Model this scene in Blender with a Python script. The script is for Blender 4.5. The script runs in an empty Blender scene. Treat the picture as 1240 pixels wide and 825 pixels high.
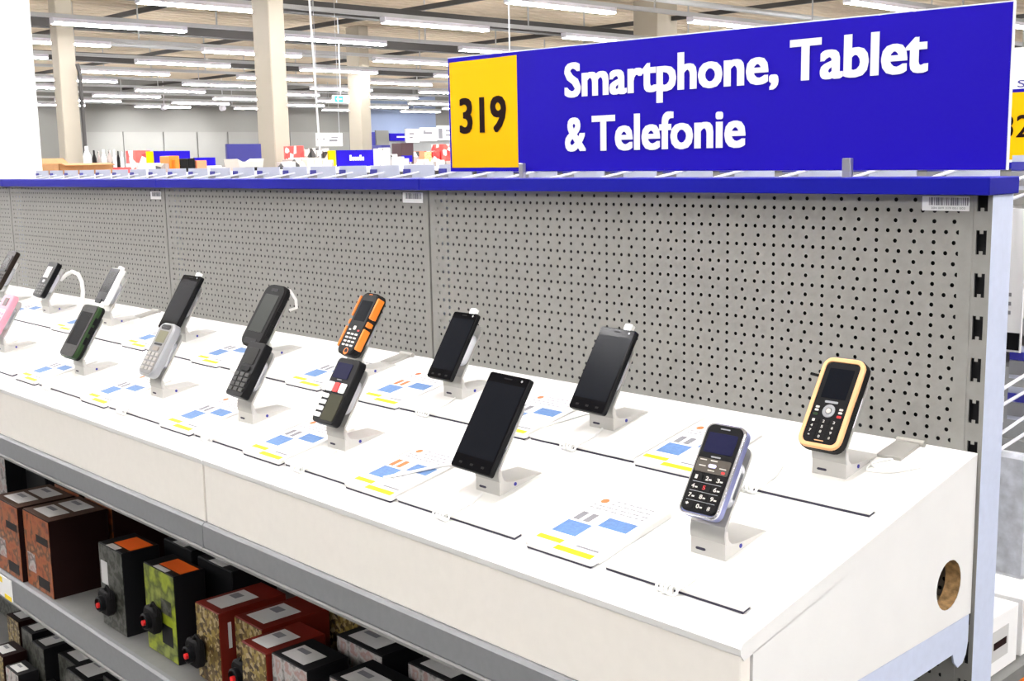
import bpy, math, random
from mathutils import Matrix, Vector

# ------------------------------------------------------------------ camera, world, exposure
S = bpy.context.scene
COL = S.collection
CAM = Vector((0.61787455, -1.31569934, 1.55))
YAW, PITCH, ROLL, FPX = math.radians(-46.93421), math.radians(-8.833542), math.radians(-1.078259), 1406.615
FWD = Vector((math.sin(YAW) * math.cos(PITCH), math.cos(YAW) * math.cos(PITCH), math.sin(PITCH)))
_rt = Vector((math.cos(YAW), -math.sin(YAW), 0)); _up = _rt.cross(FWD)
RGT = _rt * math.cos(ROLL) + _up * math.sin(ROLL)
UPV = -_rt * math.sin(ROLL) + _up * math.cos(ROLL)
cd = bpy.data.cameras.new('camera'); cam = bpy.data.objects.new('camera', cd); COL.objects.link(cam)
cam.matrix_world = Matrix(((RGT.x, UPV.x, -FWD.x, CAM.x), (RGT.y, UPV.y, -FWD.y, CAM.y), (RGT.z, UPV.z, -FWD.z, CAM.z), (0, 0, 0, 1)))
cd.sensor_fit = 'HORIZONTAL'; cd.sensor_width = 36; cd.lens = 36 * FPX / 1240; cd.clip_start = .02; cd.clip_end = 200
S.camera = cam
S.view_settings.view_transform = 'Standard'; S.view_settings.look = 'None'
S.view_settings.gamma = 1; S.view_settings.exposure = 1.15; S.view_settings.use_curve_mapping = False
W = bpy.data.worlds.new('world'); S.world = W; W.use_nodes = True
W.node_tree.nodes['Background'].inputs[0].default_value = (.9, .95, 1, 1)
W.node_tree.nodes['Background'].inputs[1].default_value = .25
LAMP = 42.0          # radiance of the fluorescent diffusers

rnd = random.Random(7)
ORD = ['first', 'second', 'third', 'fourth', 'fifth', 'sixth', 'seventh', 'eighth', 'ninth', 'tenth'] + ['%dth' % n for n in range(11, 40)]

# ------------------------------------------------------------------ materials
MATS = {}
def mat(name, col, rough=.5, metal=0., spec=.5, var=0., scale=30., bump=0., emit=0., ecol=None, coat=0.):
    if name in MATS: return MATS[name]
    m = bpy.data.materials.new(name); m.use_nodes = True
    nt = m.node_tree; b = nt.nodes['Principled BSDF']
    c = tuple(col) + (1,)
    b.inputs['Base Color'].default_value = c
    b.inputs['Roughness'].default_value = rough
    b.inputs['Metallic'].default_value = metal
    b.inputs['Specular IOR Level'].default_value = spec
    b.inputs['Coat Weight'].default_value = coat
    if emit:
        b.inputs['Emission Color'].default_value = tuple(ecol or col) + (1,)
        b.inputs['Emission Strength'].default_value = emit
    if var or bump:
        tc = nt.nodes.new('ShaderNodeTexCoord'); n = nt.nodes.new('ShaderNodeTexNoise')
        n.inputs['Scale'].default_value = scale; n.inputs['Detail'].default_value = 4
        nt.links.new(tc.outputs['Object'], n.inputs['Vector'])
        if var:
            r = nt.nodes.new('ShaderNodeValToRGB')
            r.color_ramp.elements[0].position = .3; r.color_ramp.elements[1].position = .7
            r.color_ramp.elements[0].color = tuple(max(0, x * (1 - var)) for x in col) + (1,)
            r.color_ramp.elements[1].color = tuple(min(1, x * (1 + var)) for x in col) + (1,)
            nt.links.new(n.outputs['Fac'], r.inputs['Fac']); nt.links.new(r.outputs['Color'], b.inputs['Base Color'])
        if bump:
            bp = nt.nodes.new('ShaderNodeBump'); bp.inputs['Strength'].default_value = bump; bp.inputs['Distance'].default_value = .002
            nt.links.new(n.outputs['Fac'], bp.inputs['Height']); nt.links.new(bp.outputs['Normal'], b.inputs['Normal'])
    MATS[name] = m
    return m

def printed(name, cols, scale=40., rough=.45, kind='noise', stretch=(1, 1, 1)):
    """a printed surface: several flat colours in noise / voronoi patches"""
    if name in MATS: return MATS[name]
    m = bpy.data.materials.new(name); m.use_nodes = True
    nt = m.node_tree; b = nt.nodes['Principled BSDF']; b.inputs['Roughness'].default_value = rough
    tc = nt.nodes.new('ShaderNodeTexCoord'); mp = nt.nodes.new('ShaderNodeMapping'); mp.inputs['Scale'].default_value = stretch
    nt.links.new(tc.outputs['Object'], mp.inputs['Vector'])
    r = nt.nodes.new('ShaderNodeValToRGB')
    if kind == 'noise':
        n = nt.nodes.new('ShaderNodeTexNoise'); n.inputs['Scale'].default_value = scale; n.inputs['Detail'].default_value = 3
        nt.links.new(mp.outputs['Vector'], n.inputs['Vector']); nt.links.new(n.outputs['Fac'], r.inputs['Fac']); lo, hi = .3, .68
    else:
        n = nt.nodes.new('ShaderNodeTexVoronoi'); n.inputs['Scale'].default_value = scale
        nt.links.new(mp.outputs['Vector'], n.inputs['Vector'])
        sp = nt.nodes.new('ShaderNodeSeparateColor'); nt.links.new(n.outputs['Color'], sp.inputs['Color'])
        nt.links.new(sp.outputs[0], r.inputs['Fac']); lo, hi = 0., .95
    el = r.color_ramp.elements
    r.color_ramp.interpolation = 'LINEAR' if kind == 'noise' else 'CONSTANT'
    while len(el) < len(cols): el.new(.5)
    for i, c in enumerate(cols):
        el[i].position = lo + (hi - lo) * i / max(1, len(cols) - 1) if kind == 'noise' else i / len(cols)
        el[i].color = tuple(c) + (1,)
    nt.links.new(r.outputs['Color'], b.inputs['Base Color'])
    MATS[name] = m
    return m

M_board = mat('grey_powder_coat', (.255, .25, .236), .55, var=.05, scale=60, spec=.3)
M_upright = mat('blue_lit_steel', (.56, .62, .78), .45, var=.03, scale=80)  # bluish light on the end faces is put into this steel colour
M_blue = mat('blue_trim', (.006, .007, .27), .5, spec=.12)
M_sign = mat('blue_sign_print', (.013, .004, .37), .6, spec=.1)
M_signw = mat('white_sign_board', (.85, .85, .86), .5)
M_yellow = mat('yellow_sign_print', (.95, .50, .0), .6, spec=.1)
M_ink = mat('dark_ink', (.014, .004, .004), .6, spec=.08)
M_white = mat('white_laminate', (.82, .82, .81), .38, var=.015, scale=20)
M_fascia = mat('cream_laminate', (.84, .805, .745), .45, var=.015, scale=60)
M_lip = mat('shelf_grey_steel', (.20, .205, .215), .5, var=.04, scale=90)
M_shelf = mat('shelf_light_grey', (.18, .18, .175), .5, var=.05, scale=40)
M_dark = mat('inner_shade_black', (.012, .012, .014), .8)
M_plate = mat('white_acrylic_plate', (.80, .79, .76), .3)
M_gap = mat('shadow_gap_dark', (.03, .025, .05), .7)
M_stand = mat('silver_white_stand', (.55, .54, .515), .35, metal=.2, var=.02, scale=40)
M_arm = mat('brushed_silver_arm', (.40, .395, .375), .35, metal=.35, var=.03, scale=60)
M_puck = mat('white_sensor_plastic', (.86, .87, .92), .35)
M_cable = mat('white_cable', (.82, .82, .80), .4)
M_black = mat('black_plastic', (.006, .006, .007), .4, spec=.12)
M_blackm = mat('black_matt_plastic', (.008, .0075, .008), .6, spec=.12)
M_screen = mat('black_glass', (.004, .004, .005), .12, spec=.06)
M_screen2 = mat('dark_screen', (.006, .007, .010), .2, spec=.06)
M_bluescr = mat('blue_grey_screen', (.014, .015, .045), .25, spec=.1)
M_chrome = mat('chrome_trim', (.62, .64, .72), .18, metal=.9)
M_silver = mat('silver_plastic', (.33, .34, .36), .35, metal=.4)
M_key = mat('pale_key_print', (.62, .60, .55), .4)
M_red = mat('red_print', (.65, .02, .02), .4)
M_orange = mat('orange_plastic', (.85, .20, .01), .45)
M_beige = mat('beige_rubber', (.76, .40, .18), .5)
M_green = mat('green_edge_plastic', (.014, .042, .009), .45, spec=.25)
M_pink = mat('pink_plastic', (.70, .28, .36), .4)
M_paper = mat('white_paper', (.84, .84, .84), .6)
M_pblue = mat('light_blue_print', (.10, .20, .42), .6, var=.12, scale=300)
M_pyel = mat('yellow_print', (.85, .62, .0), .6)
M_pgrey = mat('grey_print', (.20, .20, .22), .6)
M_porange = mat('orange_red_print', (.85, .18, .05), .6)
M_tagblue = mat('dark_blue_print', (.02, .02, .26), .5)
M_wire = mat('white_wire', (.75, .77, .84), .35, metal=.2)
M_tag = mat('pale_tag_plastic', (.44, .47, .58), .35)
M_hinge = mat('grey_metal_plate', (.42, .41, .38), .4, metal=.5)
M_chip = mat('chipboard', (.42, .27, .12), .8, var=.45, scale=130)
M_steel = mat('steel_post', (.42, .42, .43), .35, metal=.7)

# ------------------------------------------------------------------ mesh helpers
class MB:
    def __init__(s): s.v = []; s.f = []
    def quad(s, a, b, c, d):
        i = len(s.v); s.v += [a, b, c, d]; s.f.append((i, i + 1, i + 2, i + 3)); return s
    def box(s, x0, x1, y0, y1, z0, z1, c=0.):
        if c <= 0:
            i = len(s.v)
            s.v += [(x0, y0, z0), (x1, y0, z0), (x1, y1, z0), (x0, y1, z0), (x0, y0, z1), (x1, y0, z1), (x1, y1, z1), (x0, y1, z1)]
            s.f += [(i, i + 3, i + 2, i + 1), (i + 4, i + 5, i + 6, i + 7), (i, i + 1, i + 5, i + 4), (i + 1, i + 2, i + 6, i + 5), (i + 2, i + 3, i + 7, i + 6), (i + 3, i, i + 4, i + 7)]
            return s
        loop = lambda d, z: [(x0 + d, y0 + c + 0 if d == 0 else y0 + d, z), (x1 - d, y0 + c if d == 0 else y0 + d, z), (x1 - d, y1 - c if d == 0 else y1 - d, z), (x0 + d, y1 - c if d == 0 else y1 - d, z)]
        # chamfered box: rings of 8 points
        def ring(d, z):
            return [(x0 + c, y0 + d, z), (x1 - c, y0 + d, z), (x1 - d, y0 + c, z), (x1 - d, y1 - c, z), (x1 - c, y1 - d, z), (x0 + c, y1 - d, z), (x0 + d, y1 - c, z), (x0 + d, y0 + c, z)]
        return s.rings([ring(c, z0), ring(0, z0 + c), ring(0, z1 - c), ring(c, z1)])
    def rings(s, rs, close=True, caps=True):
        i = len(s.v); n = len(rs[0])
        for r in rs: s.v += [tuple(p) for p in r]
        for k in range(len(rs) - 1):
            for j in range(n if close else n - 1):
                a = i + k * n + j; b = i + k * n + (j + 1) % n
                s.f.append((a, b, b + n, a + n))
        if caps:
            s.f.append(tuple(reversed(range(i, i + n)))); e = i + (len(rs) - 1) * n
            s.f.append(tuple(range(e, e + n)))
        return s
    def slab(s, cx, cy, z0, w, h, t, r, c=.0006, seg=4):
        """rounded rectangle in xy, thickness t along z, edges chamfered by c"""
        def ring(d, z):
            o = []
            rr = max(r - d, .0001)
            for (sx, sy, a0) in ((1, -1, -90), (1, 1, 0), (-1, 1, 90), (-1, -1, 180)):
                for k in range(seg + 1):
                    a = math.radians(a0 + 90 * k / seg)
                    o.append((cx + sx * (w / 2 - r) + rr * math.cos(a), cy + sy * (h / 2 - r) + rr * math.sin(a), z))
            return o
        if c > 0: return s.rings([ring(c, z0), ring(0, z0 + c), ring(0, z0 + t - c), ring(c, z0 + t)])
        return s.rings([ring(0, z0), ring(0, z0 + t)])
    def frame(s, cx, cy, z0, w, h, t, r, b, seg=4):
        """rounded rectangular ring of band width b"""
        def ring(d, z):
            o = []; rr = max(r - d, .0003)
            for (sx, sy, a0) in ((1, -1, -90), (1, 1, 0), (-1, 1, 90), (-1, -1, 180)):
                for k in range(seg + 1):
                    a = math.radians(a0 + 90 * k / seg)
                    o.append((cx + sx * (w / 2 - max(r, d + .0003)) + rr * math.cos(a), cy + sy * (h / 2 - max(r, d + .0003)) + rr * math.sin(a), z))
            return o
        rs = [ring(0, z0), ring(0, z0 + t * .7), ring(t * .3, z0 + t), ring(b - t * .2, z0 + t), ring(b, z0), ring(0, z0)]
        return s.rings(rs, caps=False)
    def prism(s, pts, axis, a, b):
        """polygon (2-d) extruded along axis: 'x' -> pts are (y,z); 'y' -> (x,z); 'z' -> (x,y)"""
        f = {'x': lambda p, t: (t, p[0], p[1]), 'y': lambda p, t: (p[0], t, p[1]), 'z': lambda p, t: (p[0], p[1], t)}[axis]
        return s.rings([[f(p, a) for p in pts], [f(p, b) for p in pts]])
    def tube(s, path, r, n=8, caps=True):
        P = [Vector(p) for p in path]; rs = []
        up = None
        for i, p in enumerate(P):
            d = (P[min(i + 1, len(P) - 1)] - P[max(i - 1, 0)]).normalized()
            if up is None: up = Vector((0, 0, 1)) if abs(d.z) < .9 else Vector((1, 0, 0))
            u = d.cross(up).normalized(); w = u.cross(d).normalized(); up = w
            rr = r[i] if isinstance(r, (list, tuple)) else r
            rs.append([p + (u * math.cos(2 * math.pi * k / n) + w * math.sin(2 * math.pi * k / n)) * rr for k in range(n)])
        return s.rings(rs, caps=caps)
    def lathe(s, prof, c=(0, 0, 0), n=16, axis='z'):
        rs = []
        for (r, h) in prof:
            ring = []
            for k in range(n):
                a = 2 * math.pi * k / n
                x, y = r * math.cos(a), r * math.sin(a)
                q = {'z': (x, y, h), 'y': (x, -h, y), 'x': (h, x, y)}[axis]
                ring.append((q[0] + c[0], q[1] + c[1], q[2] + c[2]))
            rs.append(ring)
        return s.rings(rs)
    def build(s, name, m, parent=None, smooth=False, M=None):
        me = bpy.data.meshes.new(name); me.from_pydata([tuple(p) for p in s.v], [], s.f); me.update()
        me.materials.append(m)
        if smooth:
            me.polygons.foreach_set('use_smooth', [True] * len(me.polygons))
            me.set_sharp_from_angle(angle=math.radians(35))
        return link(name, me, parent)

def link(name, me, parent=None):
    o = bpy.data.objects.new(name, me); COL.objects.link(o)
    if parent is not None: o.parent = parent
    return o
def box(name, m, parent, *a, c=0.): return MB().box(*a, c=c).build(name, m, parent)
def tag(o, label, cat=None, group=None, kind=None):
    o['label'] = label
    if cat: o['category'] = cat
    if group: o['group'] = group
    if kind: o['kind'] = kind
    return o
def thing(name, label, cat, loc=(0, 0, 0), rot=(0, 0, 0), group=None, mw=None):
    o = bpy.data.objects.new(name, None); COL.objects.link(o); o.empty_display_size = .05
    if mw is not None: o.matrix_world = mw
    else: o.location = loc; o.rotation_euler = rot
    return tag(o, label, cat, group)
def copy_tree(o, parent=None):
    c = o.copy(); COL.objects.link(c); c.parent = parent
    for ch in list(o.children): copy_tree(ch, c)
    return c
def text(name, s, m, parent, x0, x1, z0, z1, y, bold=.0, th=.0006, fit='xz', M=None):
    """flat lettering in the xz plane facing -y, fitted into x0..x1, z0..z1 (baseline z0, cap height to z1)"""
    cu = bpy.data.curves.new(name, 'FONT'); cu.body = s; cu.offset = 0; cu.extrude = 0; cu.resolution_u = 3
    t = bpy.data.objects.new(name, cu); COL.objects.link(t)
    me = bpy.data.meshes.new_from_object(t.evaluated_get(bpy.context.evaluated_depsgraph_get())) if False else bpy.data.meshes.new_from_object(t)
    bpy.data.objects.remove(t); bpy.data.curves.remove(cu)
    xs = [v.co.x for v in me.vertices]
    cap = .729 + bold
    a, b = min(xs), max(xs)
    for v in me.vertices:
        X = x0 + (v.co.x - a) / (b - a) * (x1 - x0); Z = z0 + (v.co.y + bold * .5) / cap * (z1 - z0)
        v.co = (X, y, Z)
    if bold > 0:
        vs = [tuple(v.co) for v in me.vertices]; fs = [tuple(p.vertices) for p in me.polygons]
        sx = (x1 - x0) / (b - a) * bold; sz = (z1 - z0) / cap * bold * .55; V = []; Fc = []; k = 0
        for i in range(-2, 3):
            for j in (-1, 0, 1):
                n0 = len(V); V += [(p[0] + sx * i / 2, p[1] - k * 1e-5, p[2] + sz * j) for p in vs]; Fc += [tuple(n0 + q for q in f_) for f_ in fs]; k += 1
        me = bpy.data.meshes.new(name); me.from_pydata(V, [], Fc); me.update()
    me.materials.clear(); me.materials.append(m); me.name = name
    return link(name, me, parent)

# pixel -> world helper (rays of the calibrated camera), used only to read off places of far things
def ray(u, v): return FWD + RGT * ((u - 620) / FPX) - UPV * ((v - 412.5) / FPX)
def atX(u, v, X):
    d = ray(u, v); return CAM + d * ((X - CAM.x) / d.x)
def atY(u, v, Y):
    d = ray(u, v); return CAM + d * ((Y - CAM.y) / d.y)

# ------------------------------------------------------------------ the room
HL = 4.0            # height of the lamp diffusers
M_floor = mat('pale_grey_floor', (.13, .128, .12), .5, var=.1, scale=1.5)
M_ceil = mat('beige_ceiling_sheet', (.62, .52, .39), .8, var=.06, scale=2)
M_wall = mat('grey_wall_paint', (.165, .163, .15), .8, var=.04, scale=.6)
M_wallw = mat('light_wall_panel', (.20, .198, .185), .7, var=.03, scale=.8)
M_wallb = mat('pale_blue_wall', (.20, .25, .38), .7, var=.04, scale=.6)
M_col = mat('cream_column_paint', (.40, .36, .29), .7, var=.03, scale=1)
M_colw = mat('white_light_boost', (.88, .88, .88), .6)
M_beam = mat('dark_beam', (.045, .042, .04), .6)
M_rail = mat('grey_trunking', (.45, .46, .47), .45, metal=.2)
M_lampw = mat('lamp_housing', (.78, .76, .84), .4)
M_diff = mat('lamp_diffuser', (1, 1, 1), .5, emit=LAMP, ecol=(1, .985, .98))

def struct(name, m, label, *a):
    return tag(box(name, m, None, *a), label, kind='structure')
struct('floor', M_floor, 'pale grey shop floor', -48, 12, -14, 62, -.1, 0)
mb = MB()
x = -47.8
while x < 12:            # corrugated ceiling sheet, ribs along y
    for (a, b, za, zb) in ((0, .16, 5.25, 5.25), (.16, .2, 5.25, 5.33), (.2, .36, 5.33, 5.33), (.36, .4, 5.33, 5.25)):
        mb.quad((x + a, -14, za), (x + a, 62, za), (x + b, 62, zb), (x + b, -14, zb))
    x += .4
tag(mb.build('ceiling', M_ceil, None), 'beige corrugated ceiling above the lamp rails', kind='structure')
wb = struct('wall_back', M_wall, 'grey far wall of the hall', -47.4, -47.0, -14, 62, 0, 5.25)
struct('wall_left', M_wall, 'grey hall wall', -47.4, 12, -14.3, -14, 0, 5.25)
struct('wall_right', M_wallb, 'pale hall wall beyond the shelves', -47.4, 12, 62, 62.3, 0, 5.25)
struct('wall_front', M_colw, 'unseen hall wall, coloured white to bounce light', 12, 12.3, -14, 62, 0, 5.25)  # wall out of view; its white colour is chosen to throw light back
# lighter lower panels on the far wall, each its own panel
for (u0, u1) in ((95, 148), (148, 196), (197, 237), (238, 274), (275, 312), (312, 350), (350, 384), (384, 422)):
    p0 = atX(u0 + .4, 160, -46.99); p1 = atX(u1 - .4, 160, -46.99)
    box('wall_panel', M_wallw, wb, -46.99, -46.93, p0.y, p1.y, .2, p0.z)
p0 = atX(447, 130, -46.98); p1 = atX(526, 130, -46.98); p2 = atX(545, 130, -46.9)
box('blue_wall_panel', M_wallb, wb, -46.99, -46.9, p0.y, p1.y, 1.2, 4.9)

# columns
def column(u0, u1, X, dx, m, label, side=None):
    a = atX(u0, 100, X); b = atX(u1, 100, X)
    o = tag(MB().box(X - dx, X, a.y, b.y, 0, 5.25, c=.015).build('column', m, None), label, kind='structure')
    return o
column(73, 94, -21.0, .30, M_col, 'cream column beside a black downpipe')
column(329, 348, -14.5, .46, M_col, 'cream column in the middle of the hall')
column(436, 448, -26, .6, M_col, 'cream column beside the green exit sign')
column(-60, 44, -7.5, .42, M_colw, 'strongly lit white column at the left edge of the picture')  # strong light on this column is put into its white colour
column(796, 820, -17.5, .75, M_col, 'column behind the blue department sign')
a = atX(92, 150, -20.9)
tag(MB().tube([(a.x + .1, a.y + .1, 0), (a.x + .1, a.y + .1, 3.3), (a.x + .1, a.y + .06, 3.45)], .038).build('downpipe', M_beam, None, True), 'black pipe running down the cream column', 'pipe')

# dark beams and pipes under the ceiling
for k, Y in enumerate((5.5, 10.3, 14.9, 21.0, 28.0, 36.0)):
    tag(box('ceiling_beam', M_beam, None, -47, 12, Y, Y + .08, 4.76, 4.86), 'slim dark beam crossing under the ceiling, %s from the left' % ORD[k], 'beam', 'dark beams crossing the ceiling')
for X in (-19.0, -23.8, -31.0):
    tag(box('ceiling_duct', M_beam, None, X - .14, X + .14, -6, 55, 4.42, 4.66), 'long dark duct running with the lamp rows, %s' % {-19.0: 'the nearest', -23.8: 'the middle one', -31.0: 'the furthest'}[X], 'duct', 'dark ducts above the lamps')
for X in (-14.2, -27.4):
    tag(MB().tube([(X, -6, 4.55), (X, 55, 4.55)], .06, 8).build('ceiling_pipe', M_rail, None, True), 'grey pipe hung under the beige ceiling, %s' % ('nearer one' if X > -20 else 'further one'), 'pipe', 'grey pipes under the ceiling')

# lamp rails with their lamps
def make_lamp():
    o = thing('strip_lamp', 'white fluorescent strip lamp on a ceiling rail', 'lamp', (0, 0, HL), group='fluorescent strip lamps under the ceiling')
    MB().prism([(-.075, .0), (.075, .0), (.06, .07), (-.06, .07)], 'y', 0, 2.45).build('housing', M_lampw, o)
    MB().prism([(-.05, .0), (-.07, -.034), (.07, -.034), (.05, .0)], 'y', .02, 2.43).build('diffuser', M_diff, o, False)
    for y in (0, 2.45): box('end_cap', M_lampw, o, -.075, .075, y - .012, y + .012, -.03, .07)
    return o
lamp0 = make_lamp(); first = True; hme = None
for j in range(-9, 9):
    X = -16.2 + 3.2 * j
    y0, y1 = (-11, 48)
    r = tag(box('light_rail', M_rail, None, X - .045, X + .045, y0, y1, HL + .072, HL + .14), 'grey trunking rail carrying strip lamps, %s from the far wall' % ORD[j + 9], 'rail', 'lamp rails under the ceiling')
    for y in range(-10, 46, 5):
        if hme is None: hg = box('hanger', M_rail, r, -.012, .012, -.012, .012, 0, 5.3 - HL - .14); hme = hg.data
        else: hg = link('hanger', hme, r)
        hg.location = (X, y, HL + .14)
    for k in range(-3, 9):
        if X > -9 and k > 3: continue
        o = lamp0 if first else copy_tree(lamp0); first = False
        o.location = (X, 6.9 + 4.55 * k, HL); o['label'] = 'fluorescent strip lamp, %s from the left on the %s rail from the far wall' % (ORD[k + 3], ORD[j + 9])

# wall spotlights that light the panels of the far wall
for (u, v) in ((199, 130), (270, 131)):
    p = atX(u, v, -43.5)
    o = thing('wall_spotlight', 'small white spotlight aimed at the far wall, %s one' % ('left' if u < 230 else 'right'), 'spotlight', p, group='spotlights before the far wall')
    MB().lathe([(.03, .12), (.10, .10), (.12, -.12), (.10, -.12)], n=12, axis='x').build('lamp_head', M_lampw, o, True)
    MB().tube([(0, 0, .1), (0, 0, 5.3 - p.z)], .012, 6).build('drop_rod', M_lampw, o)
    l = bpy.data.lights.new('spot', 'SPOT'); l.energy = 420; l.spot_size = math.radians(70); l.spot_blend = .9; l.shadow_soft_size = .1
    lo = bpy.data.objects.new('spot_light', l); COL.objects.link(lo); lo.parent = o; lo.location = (-.2, 0, 0)
    lo.rotation_euler = Vector((-1, 0, -.55)).to_track_quat('-Z', 'Y').to_euler()

# ------------------------------------------------------------------ the gondola with its pegboard
BAYS = 4
ZB, SL = 1.196, (1.196 - 1.103) / .468           # counter top: height at the board, slope
def deskz(y): return ZB + SL * y
DTILT = math.atan(SL)
GON = thing('gondola', 'long grey perforated gondola shelf with blue top trim', 'shelf')

def holed_panel(xr, zlo, ztop, yf, th, xl=None, zhole=1.17):
    """perforated sheet; front at yf, holes in alternating dense / sparse rows"""
    mb = MB(); x0, x1 = xr - .9975, xr - .0025
    R8 = .0027
    rows = []; z = 1.4937; n = 0
    while z - .00625 > max(zlo, zhole):
        rows.append((z, n % 2)); z -= .0125; n += 1
    top = rows[0][0] + .00625; bot = rows[-1][0] - .00625
    mb.quad((x0, yf, top), (x1, yf, top), (x1, yf, ztop), (x0, yf, ztop))
    if bot > zlo: mb.quad((x0, yf, zlo), (x1, yf, zlo), (x1, yf, bot), (x0, yf, bot))
    yb = yf + th
    for (zc, dense) in rows:
        p = .015 if dense else .025
        cnt = 65 if dense else 39
        xs = [xr - (.02 if dense else .025) - p * i for i in range(cnt)]
        za, zb = zc - .00625, zc + .00625
        mb.quad((xs[0] + p / 2, yf, za), (x1, yf, za), (x1, yf, zb), (xs[0] + p / 2, yf, zb))
        mb.quad((x0, yf, za), (xs[-1] - p / 2, yf, za), (xs[-1] - p / 2, yf, zb), (x0, yf, zb))
        for xc in xs:
            i = len(mb.v); h = p / 2
            mb.v += [(xc + h, yf, zc), (xc + h, yf, zb), (xc, yf, zb), (xc - h, yf, zb), (xc - h, yf, zc), (xc - h, yf, za), (xc, yf, za), (xc + h, yf, za)]
            ring = [(xc + R8 * math.cos(a * math.pi / 4), zc + R8 * math.sin(a * math.pi / 4)) for a in range(8)]
            mb.v += [(a, yf, b) for a, b in ring] + [(a, yb, b) for a, b in ring]
            for k in range(8):
                k2 = (k + 1) % 8
                mb.f.append((i + k, i + k2, i + 8 + k2, i + 8 + k)); mb.f.append((i + 8 + k, i + 8 + k2, i + 16 + k2, i + 16 + k))
    return mb

for b in range(BAYS):
    holed_panel(-b, .10, 1.505, 0, .0004, zhole=.70 if b == 0 else 1.17).build('pegboard_panel', M_board, GON)
    # panel side folds
    for xx in (-b - .0025, -b - .9975): MB().quad((xx, 0, .1), (xx, .014, .1), (xx, .014, 1.505), (xx, 0, 1.505)).build('panel_fold', M_board, GON)
    box('hole_shade_sheet', M_dark, GON, -b - .975, -b - .022, .026, .028, .1, 1.5)  # dark sheet painted in for the shade seen through the holes
    box('rear_panel', M_board, GON, -b - .9975, -b - .0025, .0545, .0555, .1, 1.505)
    box('top_trim', M_blue, GON, -b - .9995, -b + (.025 if b == 0 else -.0005), -.021, .056, 1.5005, 1.5205, c=.001)
# uprights with notched slots
def upright(X):
    mb = MB(); xa, xb = X - .0195, X + .0195; ya, yb = (.0006 if X == 0 else .011, .054)
    zt, zb_ = 1.5, 0.0
    z = 1.4454 + .05; sw, sh, nw, nh = .0062, .014, .0022, .004
    sx = X + .0078
    def fq(x0, x1, z0, z1): mb.quad((x0, ya, z0), (x1, ya, z0), (x1, ya, z1), (x0, ya, z1))
    first = True
    hi = zt
    zc = 1.4954
    while zc > .2:
        top = min(zc + sh, zt); lo = zc - sh
        if top < hi: fq(xa, xb, top, hi)
        for s_ in ((sx,) if True else ()):
            fq(xa, sx - sw, lo, top); fq(sx + sw, xb, lo, top)
            fq(sx - nw, sx + nw, lo, lo + nh)
            if zc + sh <= zt: fq(sx - nw, sx + nw, top - nh, top)
        hi = lo; zc -= .05
    fq(xa, xb, 0, hi)
    sb = MB()
    for xx in (xa, xb): sb.quad((xx, ya, 0), (xx, yb, 0), (xx, yb, zt), (xx, ya, zt))
    sb.quad((xa, yb, 0), (xb, yb, 0), (xb, yb, zt), (xa, yb, zt))
    return mb, sb
for b in range(BAYS + 1):
    mf, ms = upright(-b)
    u = ms.build('upright', M_upright, GON); mf.build('slot_strip', M_board, u)  # front strip keeps the board grey; only the sides carry the lit tone
    box('slot_shade_sheet', M_dark, u, -b - .0185, -b + .0185, .012, .014, 0, 1.5)  # dark sheet stands in for shade inside the hollow upright
tag(box('bottom_shelf', M_lip, None, -BAYS, 0, -.45, -.024, 0, .098), 'grey bottom shelf of the gondola near the floor', 'shelf')

# barcode stickers on the board
def sticker(u0, v0, u1, v1, label, bars, txt=None):
    p = atY(u0, v0, -.0008); q = atY(u1, v1, -.0008)
    x0, x1, z0, z1 = p.x, q.x, q.z, p.z
    o = thing('barcode_sticker', label, 'sticker', (x0, -.0008, z0))
    w, h = x1 - x0, z1 - z0
    box('paper', M_paper, o, 0, w, 0, .0008, 0, h)
    mb = MB(); x = w * .15; r = random.Random(3)
    while x < w * .95:
        d = r.choice((.0006, .0009, .0016)) * (w / .055)
        mb.box(x, x + d, -.0003, 0, h * .38, h * .92); x += d + r.choice((.0005, .0009, .0012)) * (w / .055)
    mb.build('barcode', M_pgrey, o)
    if txt: text('number_print', txt, M_pgrey, o, w * .2, w * .92, h * .12, h * .27, -.0003)
    return o
sticker(1117, 237.5, 1173.5, 256, 'white barcode sticker at the right end of the board', 1, '204 009 319 001 003')
sticker(487.5, 233, 512, 246, 'white barcode sticker left of the middle board seam', 1)
sticker(182, 232, 195, 241.5, 'small white barcode sticker near the left board seam', 1)

# ------------------------------------------------------------------ department sign
A = Vector((-.973, .03, 0)); B = Vector((.0087, .06, 0))
sa = math.atan2(B.y - A.y, B.x - A.x); SW = (B - A).length
SG = thing('department_sign', 'large blue department sign with a yellow number panel on the trim', 'sign', (A.x, A.y, 0), (0, 0, sa))
def lerp(a, b, t): return a + (b - a) * t
ztop = lambda x: lerp(1.7286, 1.7219, x / SW); zbot = lambda x: lerp(1.5315, 1.5274, x / SW)
mb = MB(); th = .0065
x0, x1 = .0, SW - .0015
mb.rings([[(x0, 0, zbot(x0)), (x1, 0, zbot(x1)), (x1, 0, ztop(x1)), (x0, 0, ztop(x0))], [(x0, th, zbot(x0)), (x1, th, zbot(x1)), (x1, th, ztop(x1)), (x0, th, ztop(x0))]])
mb.build('board', M_signw, SG)
e = .0016
MB().prism([(x0 + e, zbot(x0) + .0005), (x1 - .001, zbot(x1) + .0005), (x1 - .001, ztop(x1) - e), (x0 + e, ztop(x0) - e)], 'y', -.0012, 0).build('blue_face', M_sign, SG)
MB().prism([(.0065, 1.5385), (.1707, 1.5378), (.1707, 1.7205), (.0055, 1.7195)], 'y', -.0016, -.0012).build('number_panel', M_yellow, SG)
text('number_lettering', '319', M_ink, SG, .0315, .1425, 1.5975, 1.6605, -.0022, bold=.032)
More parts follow.
